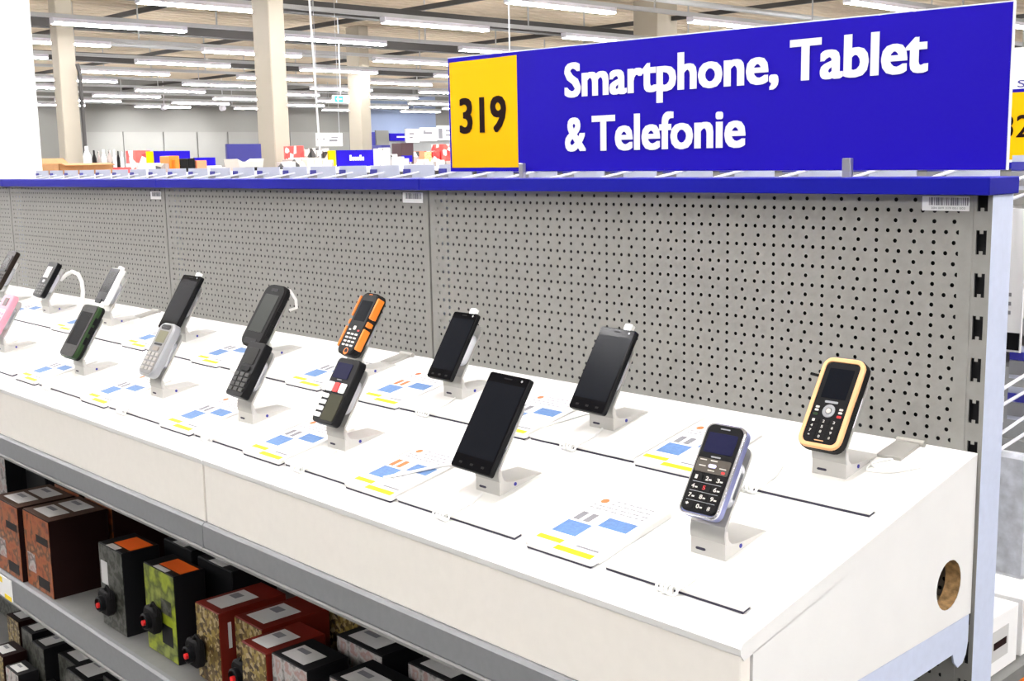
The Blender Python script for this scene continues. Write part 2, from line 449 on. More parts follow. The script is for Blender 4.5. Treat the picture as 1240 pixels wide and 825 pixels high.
for (s, a, b, z0, z1) in (('Smartphone,', .2800, .6665, 1.6465, 1.7025), ('Tablet', .6885, .8775, 1.6475, 1.7045), ('&', .2795, .3195, 1.5622, 1.6190), ('Telefonie', .3365, .6150, 1.5618, 1.6190)):
    text('sign_lettering', s, M_signw, SG, a, b, z0, z1, -.0022, bold=.035)
for (u, v0) in ((632.5, 198), (1026, 191)):
    p = atY(u, 216, .026)
    w = .0052 if u < 800 else .0062
    MB().box(p.x - w, p.x + w, .022, .030, 1.515, 1.5445, c=.001).build('sign_post', M_steel, None)
    o = bpy.data.objects['sign_post'] if u < 800 else bpy.data.objects['sign_post.001']
    tag(o, 'short steel post clamping the blue sign, %s one' % ('left' if u < 800 else 'right'), 'post')
p = atY(617, 58, .046)
tag(MB().tube([(p.x, .046, 1.722), (p.x, .046, 5.26)], .0012, 6).build('sign_wire', M_wire, None), 'thin white wire rising from the blue sign to the ceiling', 'wire')
p0 = atX(374.5, 0, -6.0); p1 = atX(388.5, 200, -6.0)
dv = (p0 - p1) / (p0.z - p1.z)
tag(MB().tube([p1 + dv * (1.5 - p1.z), p1 + dv * (5.26 - p1.z)], .0075, 6).build('ceiling_cable', M_signw, None), 'white cord hanging from the ceiling left of the blue sign', 'cord')

# ------------------------------------------------------------------ counters on the gondola
def counter(x0, x1, label, right_end=False):
    o = thing('display_counter', label, 'counter', (x0, 0, .997))
    W_ = x1 - x0; z0 = 0.; yf = -.468
    zt = lambda y: deskz(y) - .997
    n_t = .018
    xr = W_ - (.019 if right_end else 0)
    # sloping top sheet with a rounded nose
    MB().prism([(0, zt(0)), (0, zt(0) - n_t), (yf + .004, zt(yf) - n_t), (yf - .001, zt(yf) - .012), (yf - .002, zt(yf) - .005), (yf + .002, zt(yf) + .0)], 'x', 0, W_).build('counter_top', M_white, o)
    box('fascia', M_fascia, o, .0015, W_ - .0015, yf, yf + .016, z0, zt(yf) - .0125, c=.0008)
    box('bottom_board', M_white, o, .002, W_ - .002, yf + .02, -.002, z0, z0 + .012)
    if right_end:
        # end panel with a round cable hole
        hy, hz, hr = -.0595, 1.0485 - .997, .030
        out = []
        N = 24
        poly = [(0, z0), (0, zt(0) - n_t), (yf + .018, zt(yf + .018) - n_t), (yf + .018, z0)]
        # ray from the hole centre to the outline
        def edge(a):
            d = (math.cos(a), math.sin(a)); best = 9
            for i in range(4):
                (ax, az), (bx, bz) = poly[i], poly[(i + 1) % 4]
                ex, ez = bx - ax, bz - az; den = d[0] * ez - d[1] * ex
                if abs(den) < 1e-9: continue
                t = ((ax - hy) * ez - (az - hz) * ex) / den; s_ = ((ax - hy) * d[1] - (az - hz) * d[0]) / den
                if t > 0 and -1e-6 <= s_ <= 1 + 1e-6: best = min(best, t)
            return (hy + d[0] * best, hz + d[1] * best)
        angs = sorted([2 * math.pi * k / N for k in range(N)] + [math.atan2(p[1] - hz, p[0] - hy) % (2 * math.pi) for p in poly])
        xa, xb = W_ - .019, W_
        outer = [edge(a) for a in angs]; inner = [(hy + hr * math.cos(a), hz + hr * math.sin(a)) for a in angs]
        mb = MB()
        mb.rings([[(xa, *p) for p in inner], [(xa, *p) for p in outer], [(xb, *p) for p in outer], [(xb, *p) for p in inner]], caps=False)
        ep = mb.build('end_panel', M_white, o)
        rm = MB(); rm.rings([[(xb - .0005, *p) for p in inner], [(xa, *p) for p in inner]], caps=False)
        rm.build('hole_rim', M_chip, ep)
        box('inner_board', M_chip, ep, W_ - .058, W_ - .042, -.14, -.004, .013, zt(-.14) - n_t - .002)
    return o
counter(-.9985, .015, 'white sloping display counter at the right end with a cable hole', True)
counter(-1.9985, -1.0015, 'white sloping display counter left of the front joint')
counter(-2.9985, -2.0015, 'white sloping display counter third from the right end')
counter(-3.9985, -3.0015, 'white sloping display counter at the left picture edge')

# metal shelves (under the counters, and below)
def metal_shelf(x0, x1, ztop, lip, y0, label, dz=0., wide=True):
    o = thing('metal_shelf', label, 'shelf', (x0, 0, ztop))
    w = x1 - x0
    box('deck', M_shelf, o, .001, w - .001, y0 + .012, -.003, -.018, 0)
    MB().prism([(y0 + .012, 0), (y0 + .004, .0), (y0, -.004), (y0, -lip + .006), (y0 + .003, -lip), (y0 + .012, -lip)], 'x', .0008, w - .0008).build('front_lip', M_lip, o)
    MB().prism([(y0, -lip + .004), (y0 - .004, -lip + .003), (y0 - .004, -lip - .001), (y0 + .012, -lip - .001), (y0 + .012, -lip)], 'x', .0008, w - .0008).build('lip_bead', M_shelf, o)
    return o
for b in range(3):
    x0, x1 = -b - .9995, -b - .0005
    side = ('at the right end', 'left of the front joint', 'at the left picture edge')[b]
    o = metal_shelf(x0, x1 + (.012 if b == 0 else 0), .9968, .044, -.4755, 'grey metal shelf carrying the counter ' + side)
    o2 = metal_shelf(x0, x1, .683, .058, -.4755, 'grey metal shelf of boxed goods below the counter ' + side)
    o3 = metal_shelf(x0, x1, .34, .058, -.4755, 'low grey metal shelf in the dark below the counter ' + side)
# end bracket below the counter
br = MB().prism([(-.45, .9965), (-.004, .9965), (-.004, .962), (-.008, .947), (-.016, .938), (-.028, .936), (-.038, .945), (-.042, .957), (-.45, .952)], 'x', .0125, .0150).build('shelf_bracket', M_upright, None)
tag(br, 'pale steel bracket under the right end of the counter', 'bracket')
tag(box('price_ticket', M_paper, None, -1.955, -1.868, -.4785, -.4765, .625, .676), 'white and yellow price ticket on the lower shelf lip', 'ticket')
pt = bpy.data.objects['price_ticket']
for (a, b, c_, d) in ((-1.955, -1.92, .660, .672), (-1.91, -1.872, .627, .638)): box('yellow_strip', M_pyel, pt, a, b, -.4792, -.4785, c_, d)

# ------------------------------------------------------------------ plates, cards
def on_desk(x, y, off=0.): return Vector((x, y - math.sin(DTILT) * off, deskz(y) + math.cos(DTILT) * off))
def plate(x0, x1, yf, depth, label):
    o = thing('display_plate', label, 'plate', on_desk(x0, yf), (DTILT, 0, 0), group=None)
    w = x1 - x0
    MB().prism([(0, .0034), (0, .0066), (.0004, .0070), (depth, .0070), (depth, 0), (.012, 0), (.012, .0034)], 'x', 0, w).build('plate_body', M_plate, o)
    box('shadow_strip', M_gap, o, .001, w - .001, .0006, .0118, .0001, .0033)  # dark strip painted in for the shadow gap under the front edge
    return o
def info_card(x0, yf, label, style=0, w=.105, h=.142):
    o = thing('info_card', label, 'card', on_desk(x0, yf), (DTILT, 0, 0))
    MB().slab(w / 2, h / 2, .0026, w, h, .0056, .004, .0006, 3).build('holder', M_plate, o)
    box('holder_base', M_plate, o, .001, w - .001, .012, h - .004, 0, .0027); box('shadow_strip', M_gap, o, .003, w - .003, .0006, .0119, .0001, .0026)  # same dark strip for the shade below the card holder
    z = .0083
    box('sheet', M_paper, o, .002, w - .002, .0025, h - .003, .0082, z)
    def pr(nm, m, a, b, c_, d): return box(nm, m, o, a * w, b * w, c_ * h, d * h, z, z + .0002)
    pr('yellow_strip', M_pyel, .40, .94, .03, .095); pr('yellow_strip', M_pyel, .03, .40, .115, .175)
    pr('blue_field', M_pblue, .08, .44, .26, .47)
    pr('blue_field', M_pblue, .49, .90, .49, .645)
    for k in range(2): pr('picture_print', M_pgrey if style != 2 else M_porange, .10 + .15 * k, .19 + .15 * k, .50, .64)
    MB().lathe([(.0055, z), (.0055, z + .0002)], (.15 * w, .87 * h, 0), 12).build('logo_print', M_porange, o)
    mb = MB(); r = random.Random(x0)
    for k, yy in enumerate((.90, .84, .78, .73)):
        x = .28 if k < 2 else .08
        while x < .85:
            d = r.uniform(.04, .1); mb.box(x * w, (x + d) * w, yy * h, yy * h + .0016, z, z + .0002); x += d + .03
    for yy in (.38, .34, .30): mb.box(.50 * w, .86 * w, yy * h, yy * h + .0008, z, z + .0002)
    mb.box(.60 * w, .92 * w, .14 * h, .14 * h + .003, z, z + .0002)
    mb.build('text_lines', M_pgrey, o)
    return o

# ------------------------------------------------------------------ stands
TH = math.radians(57.6); DIR = Vector((0, math.cos(TH), math.sin(TH))); NRM = Vector((0, -math.sin(TH), math.cos(TH)))
ARM0 = Vector((0, -.0005, .036))                     # point of the arm's front plane, relative to the base front
def make_stand():
    o = bpy.data.objects.new('phone_stand', None); COL.objects.link(o); o.empty_display_size = .03
    hw = .0225
    prof = [(0, 0), (.074, .074 * SL), (.074, .074 * SL + .0012), (.050, .0152), (.032, .0144), (.020, .0146), (.012, .0160), (.0075, .0195), (.0050, .0250), (.0042, .0315), (.0, .0315)]
    MB().prism(prof, 'x', -hw, hw).build('base', M_stand, o, True)
    # arm: strip that rises from the base and leans back, rounded at the top
    L = .091; mb = MB(); rs = []
    path = []
    for k in range(5):
        t = k / 4; path.append((Vector((0, -.0004 - .0012 * math.sin(t * math.pi), .018 + .016 * t)), hw))
    nseg = 8
    for k in range(nseg + 1): path.append((ARM0 + DIR * (L - .012) * k / nseg, hw))
    for k in range(1, 7):
        a = k / 6 * math.pi / 2; path.append((ARM0 + DIR * (L - .012 + .012 * math.sin(a)), hw - .012 + .012 * math.cos(a)))
    for (p, w_) in path:
        d = NRM * -.0034
        rs.append([(-w_, p.y, p.z), (w_, p.y, p.z), (w_, p.y + d.y, p.z + d.z), (-w_, p.y + d.y, p.z + d.z)])
    mb.rings(rs).build('arm', M_arm, o, True)
    MB().prism([(-.016, .0065), (-.0145, .0052), (-.004, .0052), (-.0025, .0065), (-.004, .0080), (-.0145, .0080)], 'y', -.0006, .001).build('slot', M_gap, o)
    MB().lathe([(.0026, -.001), (.0026, .0006)], (hw, .027, .0105), 6, 'x').build('lock', M_tagblue, o)
    return o
stand0 = make_stand(); used = False
BASEY = {'F': -.3605, 'B': -.1385}
def base_pt(row, X): return on_desk(X, BASEY[row], .0070)

def stand(row, X, t, label):
    global used
    o = copy_tree(stand0) if used else stand0; used = True
    o.location = base_pt(row, X); tag(o, label, 'stand', 'phone stands on the sloping counter')
    # sensor puck between arm and phone
    R = Matrix.Translation(ARM0 + DIR * .045) @ Matrix.Rotation(TH, 4, 'X')
    mb = MB().slab(.0015, 0, -.0003, .044, .054, .0250 - t, .012, .0018, 6)
    mb.v = [tuple(R @ Vector(p)) for p in mb.v]
    mb.build('sensor', M_puck, o, True)
    return o

# ------------------------------------------------------------------ phones
def phone_root(name, label, row, X, zb, t, roll=0., yaw=0., off=.0255):
    """root at the lower edge of the back; local x right, y up the phone, z out of the screen"""
    b = base_pt(row, X)
    # lower edge of the front face lies in the plane off ahead of the arm, zb above the base
    s_ = (zb - ARM0.z - NRM.z * off) / DIR.z
    face = b + ARM0 + NRM * off + DIR * s_
    mw = Matrix.Translation(face - NRM * t) @ Matrix.Rotation(yaw, 4, 'Z') @ Matrix.Rotation(TH, 4, 'X') @ Matrix.Rotation(roll, 4, 'Z')
    return thing(name, label, 'phone', mw=mw)
def slab(nm, m, o, cx, cy, z0, w, h, t, r, c=.0005, seg=4): return MB().slab(cx, cy, z0, w, h, t, r, c, seg).build(nm, m, o, True)
def keys(o, m, t, xs, ys, w, h, r=.001, th=.0008, nm='key'):
    me = None; out = []
    for y in ys:
        for x in xs:
            if me is None:
                k = MB().slab(0, 0, 0, w, h, th, r, .0002, 3).build(nm, m, o); me = k.data
            else: k = link(nm, me, o)
            k.location = (x, y, t); out.append(k)
    return out
def digits(o, m, strs, t, xs, ys, w, h):
    i = 0
    for y in ys:
        for x in xs:
            s = strs[i]; i += 1
            k = text('digit', s, m, o, -w / 2, w / 2, -h / 2, h / 2, 0, bold=.02)
            k.rotation_euler = (-math.pi / 2, 0, 0); k.location = (x, y, t)

def smartphone(label, row, X, w, h, t, zb, r=.004, roll=0., body=None, plug=False, cam_=True):
    o = phone_root('smartphone', label, row, X, zb, t, roll)
    slab('body', body or M_black, o, 0, h / 2, 0, w, h, t - .0008, r, .0012)
    slab('front_glass', M_screen, o, 0, h / 2, t - .0010, w - .002, h - .002, .0010, r - .0008, .0003)
    slab('display', M_screen2, o, 0, h * .52, t - .0002, w * .92, h * .76, .0004, .0006, 0)
    if cam_: MB().lathe([(.0016, t - .0004), (.0016, t + .0002)], (w * .34, h * .955, 0), 10).build('front_camera', M_silver, o)
    slab('earpiece', M_blackm, o, 0, h * .955, t - .0004, w * .2, .0016, .0006, .0007, 0)
    for k, xx in enumerate((-.28, 0, .28)): slab('touch_key', M_pgrey if False else M_blackm, o, xx * w, h * .06, t - .0004, .006, .003, .0005, .001, 0)
    slab('side_button', M_black, o, w / 2, h * .72, t * .35, .0012, .018, t * .3, .0005, 0)
    if plug:
        slab('security_plug', M_cable, o, w * .22, h + .004, t * .1, .014, .010, t * .8, .002, .0006)
    return o

# right to left, back row then front row
T = {}
# B1 beige framed rugged phone
t = .0155; w, h = .054, .112
o = phone_root('keypad_phone', 'black rugged keypad phone with a beige frame, rightmost of the back row', 'B', -.0985, .0405, t)
slab('body', M_blackm, o, 0, h / 2, 0, w + .003, h + .003, t - .002, .012, .002)
MB().frame(0, h / 2, t - .0035, w + .002, h + .002, .0042, .0125, .0062, 6).build('bezel', M_beige, o, True)
slab('face', M_black, o, 0, h / 2, t - .003, w - .0085, h - .010, .0028, .008, .0006)
slab('screen', M_screen2, o, 0, h * .715, t - .0004, w * .60, h * .34, .0006, .001, .0002)
slab('nameplate', M_silver, o, 0, h * .505, t - .0004, .017, .0026, .0006, .001, 0)
MB().lathe([(.0045, t - .0004), (.0045, t + .0004), (.0075, t + .0008), (.0082, t - .0002)], (0, h * .405, 0), 18).build('navigation_ring', M_silver, o, True)
MB().lathe([(.0030, t), (.0030, t + .0009)], (0, h * .405, 0), 12).build('center_key', M_key, o)
keys(o, M_key, t - .0003, (-.0155, .0155), (h * .435, h * .40), .005, .0026)
keys(o, M_red, t - .0003, (.0155,), (h * .355,), .006, .003, nm='end_key')
keys(o, M_green, t - .0003, (-.0155,), (h * .355,), .006, .003, nm='call_key')
ks = [h * y for y in (.285, .225, .17, .115)]
keys(o, M_blackm, t - .0003, (-.0135, 0, .0135), ks, .0115, .0052)
digits(o, M_key, '123456789*0#', t + .0006, (-.0150, -.0015, .012), ks, .0026, .0034)
slab('key_hint', M_beige, o, 0, h * .072, t - .0003, .012, .001, .0005, .0004, 0)
MB().box(w / 2 + .0005, w / 2 + .0028, h * .36, h * .56, t * .25, t * .8, c=.0006).build('side_grip', M_blackm, o)
MB().tube([(-w / 2, h * .80, t * .4), (-w / 2 - .009, h * .815, t * .3), (-w / 2 - .019, h * .825, t * .3)], .0019, 8).build('side_plug', M_black, o, True)
slab('alarm_pad', M_puck, o, -w / 2 - .003, h * .80, -.004, .010, .046, .006, .003, .0008)
stand('B', -.0985, t, 'white curved phone stand holding the beige framed phone')

# B2, B3, B6 smartphones
smartphone('black smartphone with a white plug on top, second from right in the back row', 'B', -.460, .066, .127, .0095, .0315, plug=True, roll=math.radians(-1)); stand('B', -.460, .0095, 'white curved phone stand holding the back-row smartphone second from right')
smartphone('black smartphone with a blue-black screen, below the middle board seam', 'B', -.781, .058, .117, .0090, .036, plug=True); stand('B', -.781, .009, 'white curved phone stand holding the smartphone below the middle board seam')
smartphone('dark smartphone in front of the left board seam, above the silver keypad phone', 'B', -1.690, .078, .130, .011, .031, plug=True, r=.005); stand('B', -1.690, .011, 'white curved phone stand behind the silver keypad phone')

# B4 orange rugged phone
t = .019; w, h = .056, .120
o = phone_root('keypad_phone', 'black rugged keypad phone with bright orange side bumpers', 'B', -1.047, .046, t, math.radians(-2))
slab('body', M_blackm, o, 0, h / 2, 0, w + .0005, h, t * .62, .013, .003, 5); slab('upper_body', M_blackm, o, 0, h / 2, t * .5, w - .006, h, t * .5 - .001, .012, .002, 5)
slab('face', M_black, o, 0, h / 2, t - .0016, w - .012, h - .008, .0018, .009, .0006)
slab('screen', M_screen2, o, 0, h * .70, t - .0002, w * .58, h * .33, .0006, .001, .0002)
for s_ in (-1, 1):
    for (a, b) in ((.10, .43), (.60, .93)):
        MB().slab(s_ * (w / 2 - .0015), h * (a + b) / 2, t * .30, .0050, h * (b - a), t * .74, .0022, .0010, 4).build('bumper', M_orange, o, True)
    MB().slab(s_ * (w / 2 - .0015), h * .51, t * .3, .004, h * .08, t * .7, .002, .001, 3).build('side_key', M_orange, o, True)
slab('center_key', M_key, o, -.001, h * .42, t - .0002, .0075, .0075, .0012, .002, .0003)
keys(o, M_red, t - .0002, (.0125,), (h * .385,), .006, .003, nm='end_key'); keys(o, M_key, t - .0002, (-.0125,), (h * .385,), .006, .003, nm='call_key')
keys(o, M_key, t - .0002, (-.0115, 0, .0115), [h * y for y in (.32, .26, .20, .14)], .0085, .0034)
MB().lathe([(.0048, t - .0004), (.0048, t + .0004), (.0064, t + .0004), (.0064, t - .0004)], (.004, h * .05, 0), 16).build('speaker_ring', M_orange, o)
MB().frame(0, h * .965, t - .0006, .009, .003, .0008, .0014, .0007, 3).build('earpiece', M_orange, o)
stand('B', -1.047, t, 'white curved phone stand holding the orange sided phone')
MB().tube([(-.016, .03, .07), (-.024, .05, .105), (-.032, .06, .12), (-.036, .058, .123), (-.03, .05, .11)], .0035, 8).build('alarm_cable', M_cable, bpy.data.objects['phone_stand.004'] if 'phone_stand.004' in bpy.data.objects else None, True)

# B5 rugged touch phone
t = .016; w, h = .074, .133
o = phone_root('rugged_smartphone', 'black rugged touch phone with rounded ends, behind the small black keypad phone', 'B', -1.352, .030, t, math.radians(-2))
slab('body', M_blackm, o, 0, h / 2, 0, w, h, t - .001, .019, .003, 6)
slab('bumper_rim', M_blackm, o, 0, h / 2, t - .0022, w - .004, h - .004, .002, .017, .0008, 6)
slab('screen', mat('greenish_screen', (.022, .026, .022), .3, spec=.08), o, 0, h * .53, t - .0004, w * .68, h * .60, .0009, .002, .0003)
slab('earpiece', M_black, o, 0, h * .91, t - .0004, w * .35, .006, .0008, .002, .0002)
slab('lower_grip', M_black, o, 0, h * .08, t - .0004, w * .6, .010, .0012, .004, .0003)
for s_ in (-1, 1):
    for y in (.3, .7): slab('side_ridge', M_blackm, o, s_ * w / 2, h * y, t * .2, .003, h * .18, t * .6, .0014, .0004)
st = stand('B', -1.352, t, 'white curved phone stand behind the small black keypad phone')
MB().tube([(.0, .05, .125), (.012, .045, .135), (.024, .052, .13), (.027, .062, .112), (.022, .066, .095), (.012, .056, .09)], .0032, 8).build('alarm_cable', M_cable, st, True)

# B7 white sided phone
t = .013; w, h = .058, .094
o = phone_root('slider_phone', 'small white-sided phone with a dark screen, behind the green edged phone', 'B', -2.06, .057, t)
slab('body', M_cable, o, .002, h / 2, 0, w, h, t - .001, .004, .001)
slab('front_panel', mat('grey_glass', (.022, .022, .026), .3, spec=.08), o, -.002, h * .52, t - .0014, w * .86, h * .93, .0014, .002, .0003)
slab('screen', M_screen2, o, -.002, h * .60, t - .0004, w * .72, h * .58, .0006, .001, .0001)
slab('lower_key', M_black, o, -.004, h * .06, t - .0006, .030, .012, .003, .004, .0006)
slab('security_plug', M_cable, o, .012, h + .003, .002, .016, .008, .009, .002, .0005)
stand('B', -2.06, t, 'white curved phone stand holding the small white-sided phone')
# B8 black keypad phone with the white cable loop
t = .015; w, h = .058, .100
o = phone_root('keypad_phone', 'small black keypad phone with a reflection on its display, beside a white cable loop', 'B', -2.43, .048, t)
slab('body', M_black, o, 0, h / 2, 0, w, h, t - .0008, .008, .0015)
slab('screen', mat('lcd_reflection', (.55, .53, .50), .2), o, -.004, h * .70, t - .0012, w * .52, h * .32, .0016, .001, .0002)  # light reflected on the display is put into its colour
slab('navigation_key', M_silver, o, 0, h * .44, t - .001, .014, .008, .0018, .003, .0003)
keys(o, mat('smoky_key', (.07, .068, .065), .4, spec=.2), t - .0009, (-.016, 0, .016), [h * y for y in (.33, .25, .17, .09)], .012, .0045)
st = stand('B', -2.43, t, 'white curved phone stand with a white cable loop')
lp = [(.012, .040, .085), (.03, .05, .10), (.055, .055, .108), (.085, .058, .103), (.105, .058, .085), (.112, .056, .06), (.110, .052, .030), (.108, .05, .0165)]
MB().tube(lp, .0052, 8).build('cable_loop', M_cable, st, True)
# B9 at the left edge
t = .014; w, h = .060, .118
o = phone_root('flip_phone', 'dark brown phone cut by the left picture edge', 'B', -2.74, .048, t)
slab('body', mat('brown_black_plastic', (.02, .014, .011), .4, spec=.12), o, 0, h / 2, 0, w, h, t - .0008, .008, .0015)
slab('screen', M_screen2, o, 0, h * .70, t - .001, w * .7, h * .35, .0012, .001, .0002)
slab('hinge', M_black, o, 0, h * .48, t - .001, w * .9, .007, .003, .002, .0004)
keys(o, M_blackm, t - .0009, (-.017, 0, .017), [h * y for y in (.36, .28, .20, .12)], .013, .006)
stand('B', -2.74, t, 'white curved phone stand at the left picture edge')

# F1 silver big button phone
t = .0145; w, h = .050, .103
o = phone_root('keypad_phone', 'silver framed black keypad phone with one red digit, nearest at the right front', 'F', -.1055, .0500, t, yaw=math.radians(1))
slab('body', mat('blue_reflection_silver', (.20, .22, .42), .3, metal=.5), o, 0, h / 2, 0, w, h, t - .003, .009, .002, 5)  # blue reflection along the silver sides is put into the colour
MB().frame(0, h / 2, t - .0045, w + .0004, h + .0004, .0035, .009, .003, 5).build('chrome_rim', M_chrome, o, True)
slab('face', M_black, o, 0, h / 2 + .001, t - .004, w - .004, h - .005, .0038, .008, .0008, 5)
slab('screen', M_bluescr, o, 0, h * .785, t - .0004, w * .74, h * .22, .0006, .0015, .0002)
slab('earpiece', M_silver, o, 0, h * .945, t - .0003, .012, .0012, .0005, .0005, 0)
slab('nameplate', M_silver, o, 0, h * .635, t - .0003, .012, .0016, .0005, .0005, 0)
slab('navigation_panel', mat('bronze_grey_panel', (.07, .06, .048), .3), o, 0, h * .535, t - .0004, w * .84, h * .155, .0007, .002, .0002)
slab('center_key', mat('lilac_key', (.62, .58, .95), .3), o, 0, h * .535, t + .0002, .010, .0042, .0009, .002, .0003)
for (x, y) in ((-.0135, .59), (.0, .592), (.0, .487), (-.0125, .525), (.0135, .525)): slab('function_key', M_key, o, x, h * y, t + .0002, .0085, .0011, .0006, .0005, 0)
slab('end_key', M_red, o, .0155, h * .485, t + .0002, .0045, .0026, .0006, .001, 0)
ks = [h * y for y in (.40, .30, .20, .10)]
keys(o, M_blackm, t - .0003, (-.0135, .0005, .0145), ks, .0125, .0085, r=.002)
digits(o, M_key, '1234 6789*0#', t + .0006, (-.0148, -.0008, .0132), ks, .0032, .0044) if False else None
i = 0
for y in ks:
    for x in (-.0150, -.0010, .0130):
        s = '123456789*0#'[i]; i += 1
        k = text('digit', s, M_red if s == '5' else M_key, o, -.0017, .0017, -.0024, .0024, 0, bold=.03 if s != '1' else .0)
        k.rotation_euler = (-math.pi / 2, 0, 0); k.location = (x, y, t + .0006)
        if s not in '15*#': slab('letter_print', M_key, o, x + .0042, y - .0010, t + .0005, .0034, .0016, .0001, .0003, 0)
for y in (.35, .25, .15): slab('key_line', M_silver, o, 0, h * y, t - .0003, w * .72, .0005, .0005, .0002, 0)
stand('F', -.1055, t, 'white curved phone stand holding the silver framed keypad phone')

# F2 big smartphone
smartphone('large black smartphone with a smudged screen in the middle of the front row', 'F', -.453, .075, .133, .0095, .0355, roll=math.radians(-1.2), r=.003); stand('F', -.453, .0095, 'white curved phone stand holding the large front-row smartphone')

# F3 phone with a red key and white keys
t = .015; w, h = .056, .104
o = phone_root('big_button_phone', 'black big-button phone with white keys and one red key', 'F', -.788, .0445, t)
slab('body', M_black, o, 0, h / 2, 0, w, h, t - .0008, .007, .0015)
slab('screen', M_bluescr, o, -.004, h * .80, t - .0012, w * .66, h * .24, .0014, .002, .0002)
slab('nameplate', M_silver, o, -.003, h * .665, t - .0008, .011, .0014, .0006, .0005, 0)
for (x, m) in ((-.0165, M_paper), (-.001, M_red), (.0145, M_paper)): slab('key', m, o, x, h * .545, t - .0008, .0125 if m is M_red else .0145, h * .145, .0020, .002, .0004)
for k in range(4): slab('key', M_paper, o, -.0175, h * (.40 - .098 * k), t - .0008, .015, .0068, .0018, .002, .0004)
slab('key_glare', mat('olive_glare', (.05, .05, .032), .25, spec=.15), o, .0085, h * .245, t - .0008, w * .56, h * .40, .0014, .003, .0004)  # olive panel paints the glare over the right-hand keys
stand('F', -.788, t, 'white curved phone stand holding the phone with the red key')
# F4 small black keypad phone
t = .017; w, h = .052, .096
o = phone_root('keypad_phone', 'small black keypad phone in front of the rugged touch phone', 'F', -1.047, .050, t)
slab('body', M_black, o, 0, h / 2, 0, w, h, t - .0008, .005, .0015)
slab('screen', mat('grey_lcd', (.02, .02, .019), .3, spec=.08), o, 0, h * .74, t - .0012, w * .62, h * .30, .0014, .001, .0002)
slab('navigation_key', M_blackm, o, 0, h * .50, t - .0009, .026, .009, .0018, .003, .0003)
keys(o, mat('dark_key', (.03, .028, .026), .4, spec=.3), t - .0009, (-.0155, 0, .0155), [h * y for y in (.39, .30, .21, .12)], .0125, .0062, th=.002)
stand('F', -1.047, t, 'white curved phone stand holding the small black keypad phone')
# F5 silver candybar
t = .018; w, h = .057, .106
o = phone_root('keypad_phone', 'silver grey keypad phone with a green-grey display', 'F', -1.361, .0455, t)
slab('body', M_silver, o, 0, h / 2, 0, w, h, t - .0008, .014, .003, 6)
slab('face', mat('warm_grey_face', (.16, .155, .15), .4), o, 0, h / 2, t - .0022, w - .008, h - .007, .002, .012, .0006, 6)
slab('speaker_panel', M_black, o, 0, h * .91, t - .0006, w * .6, h * .09, .001, .005, .0002)
slab('screen', mat('olive_lcd', (.16, .155, .09), .25), o, 0, h * .73, t - .0006, w * .58, h * .22, .001, .001, .0002)
slab('nameplate', M_black, o, 0, h * .585, t - .0006, w * .5, .004, .001, .001, 0)
slab('navigation_key', mat('brown_grey_key', (.20, .17, .14), .4), o, 0, h * .50, t - .0006, .022, .009, .0018, .003, .0003)
keys(o, mat('warm_grey_key', (.32, .30, .27), .4), t - .0006, (-.0145, 0, .0145), [h * y for y in (.40, .31, .22, .13)], .0105, .0062, th=.0016)
stand('F', -1.361, t, 'white curved phone stand holding the silver grey keypad phone')
# F6 green edged rugged phone
t = .017; w, h = .074, .118
o = phone_root('rugged_smartphone', 'dark rugged touch phone with a green edge', 'F', -1.704, .042, t)
slab('body', M_green, o, 0, h / 2, 0, w, h, t - .001, .011, .003, 5)
slab('back_shell', M_blackm, o, 0, h / 2, -.0005, w + .0012, h + .0012, t * .5, .011, .002, 5)
slab('front_glass', mat('dusty_black_glass', (.012, .010, .009), .35, spec=.08, var=.5, scale=160), o, 0, h / 2, t - .0024, w - .006, h - .004, .0024, .009, .0006, 5)
slab('screen', M_screen2, o, 0, h * .54, t - .0002, w * .70, h * .62, .0003, .001, 0)
slab('earpiece', M_black, o, 0, h * .93, t - .0002, w * .3, .003, .0004, .001, 0)
for y in (.35, .55, .72): slab('side_button', M_black, o, w / 2, h * y, t * .35, .002, .016, t * .4, .0008, .0002)
stand('F', -1.704, t, 'white curved phone stand holding the green edged phone')
# F7 pink phone
t = .015; w, h = .060, .100
o = phone_root('pink_phone', 'pink keypad phone at the left picture edge', 'F', -2.142, .048, t)
slab('body', M_pink, o, 0, h / 2, 0, w, h, t - .0008, .010, .002, 5)
slab('screen', mat('brown_screen', (.10, .05, .05), .3), o, 0, h * .80, t - .001, w * .38, h * .20, .0012, .001, .0002)
slab('face', mat('pale_pink_plastic', (.90, .60, .68), .35), o, 0, h * .34, t - .0012, w * .82, h * .56, .001, .006, .0003)
keys(o, M_pink, t - .0004, (-.016, 0, .016), [h * y for y in (.50, .39, .28, .17)], .012, .007, th=.001)
stand('F', -2.142, t, 'white curved phone stand holding the pink phone')

# plates and cards: x ranges along the counter, right to left
NAMES_F = ['silver framed keypad phone', 'large front-row smartphone', 'phone with the red key', 'small black keypad phone', 'silver grey keypad phone', 'green edged phone', 'pink phone']
NAMES_B = ['beige framed phone', 'back-row smartphone second from right', 'smartphone below the middle board seam', 'orange sided phone', 'rugged touch phone with rounded ends', 'smartphone before the left board seam', 'small white-sided phone', 'phone beside the white cable loop', 'dark brown phone at the left edge']
PF = [(-.193, -.013), (-.558, -.335), (-.828, -.674), (-1.101, -.945), (-1.425, -1.216), (-1.755, -1.54), (-2.20, -1.90)]
PB = [(-.236, -.011), (-.544, -.350), (-.846, -.656), (-1.066, -.956), (-1.42, -1.182), (-1.735, -1.53), (-2.12, -1.86), (-2.50, -2.26), (-2.83, -2.62)]
CF = [-.311, -.668, -.938, -1.212, -1.536, -1.868, -2.315]
CB = [-.345, -.652, -.953, -1.175, -1.528, -1.845, -2.24, -2.61, -2.94]
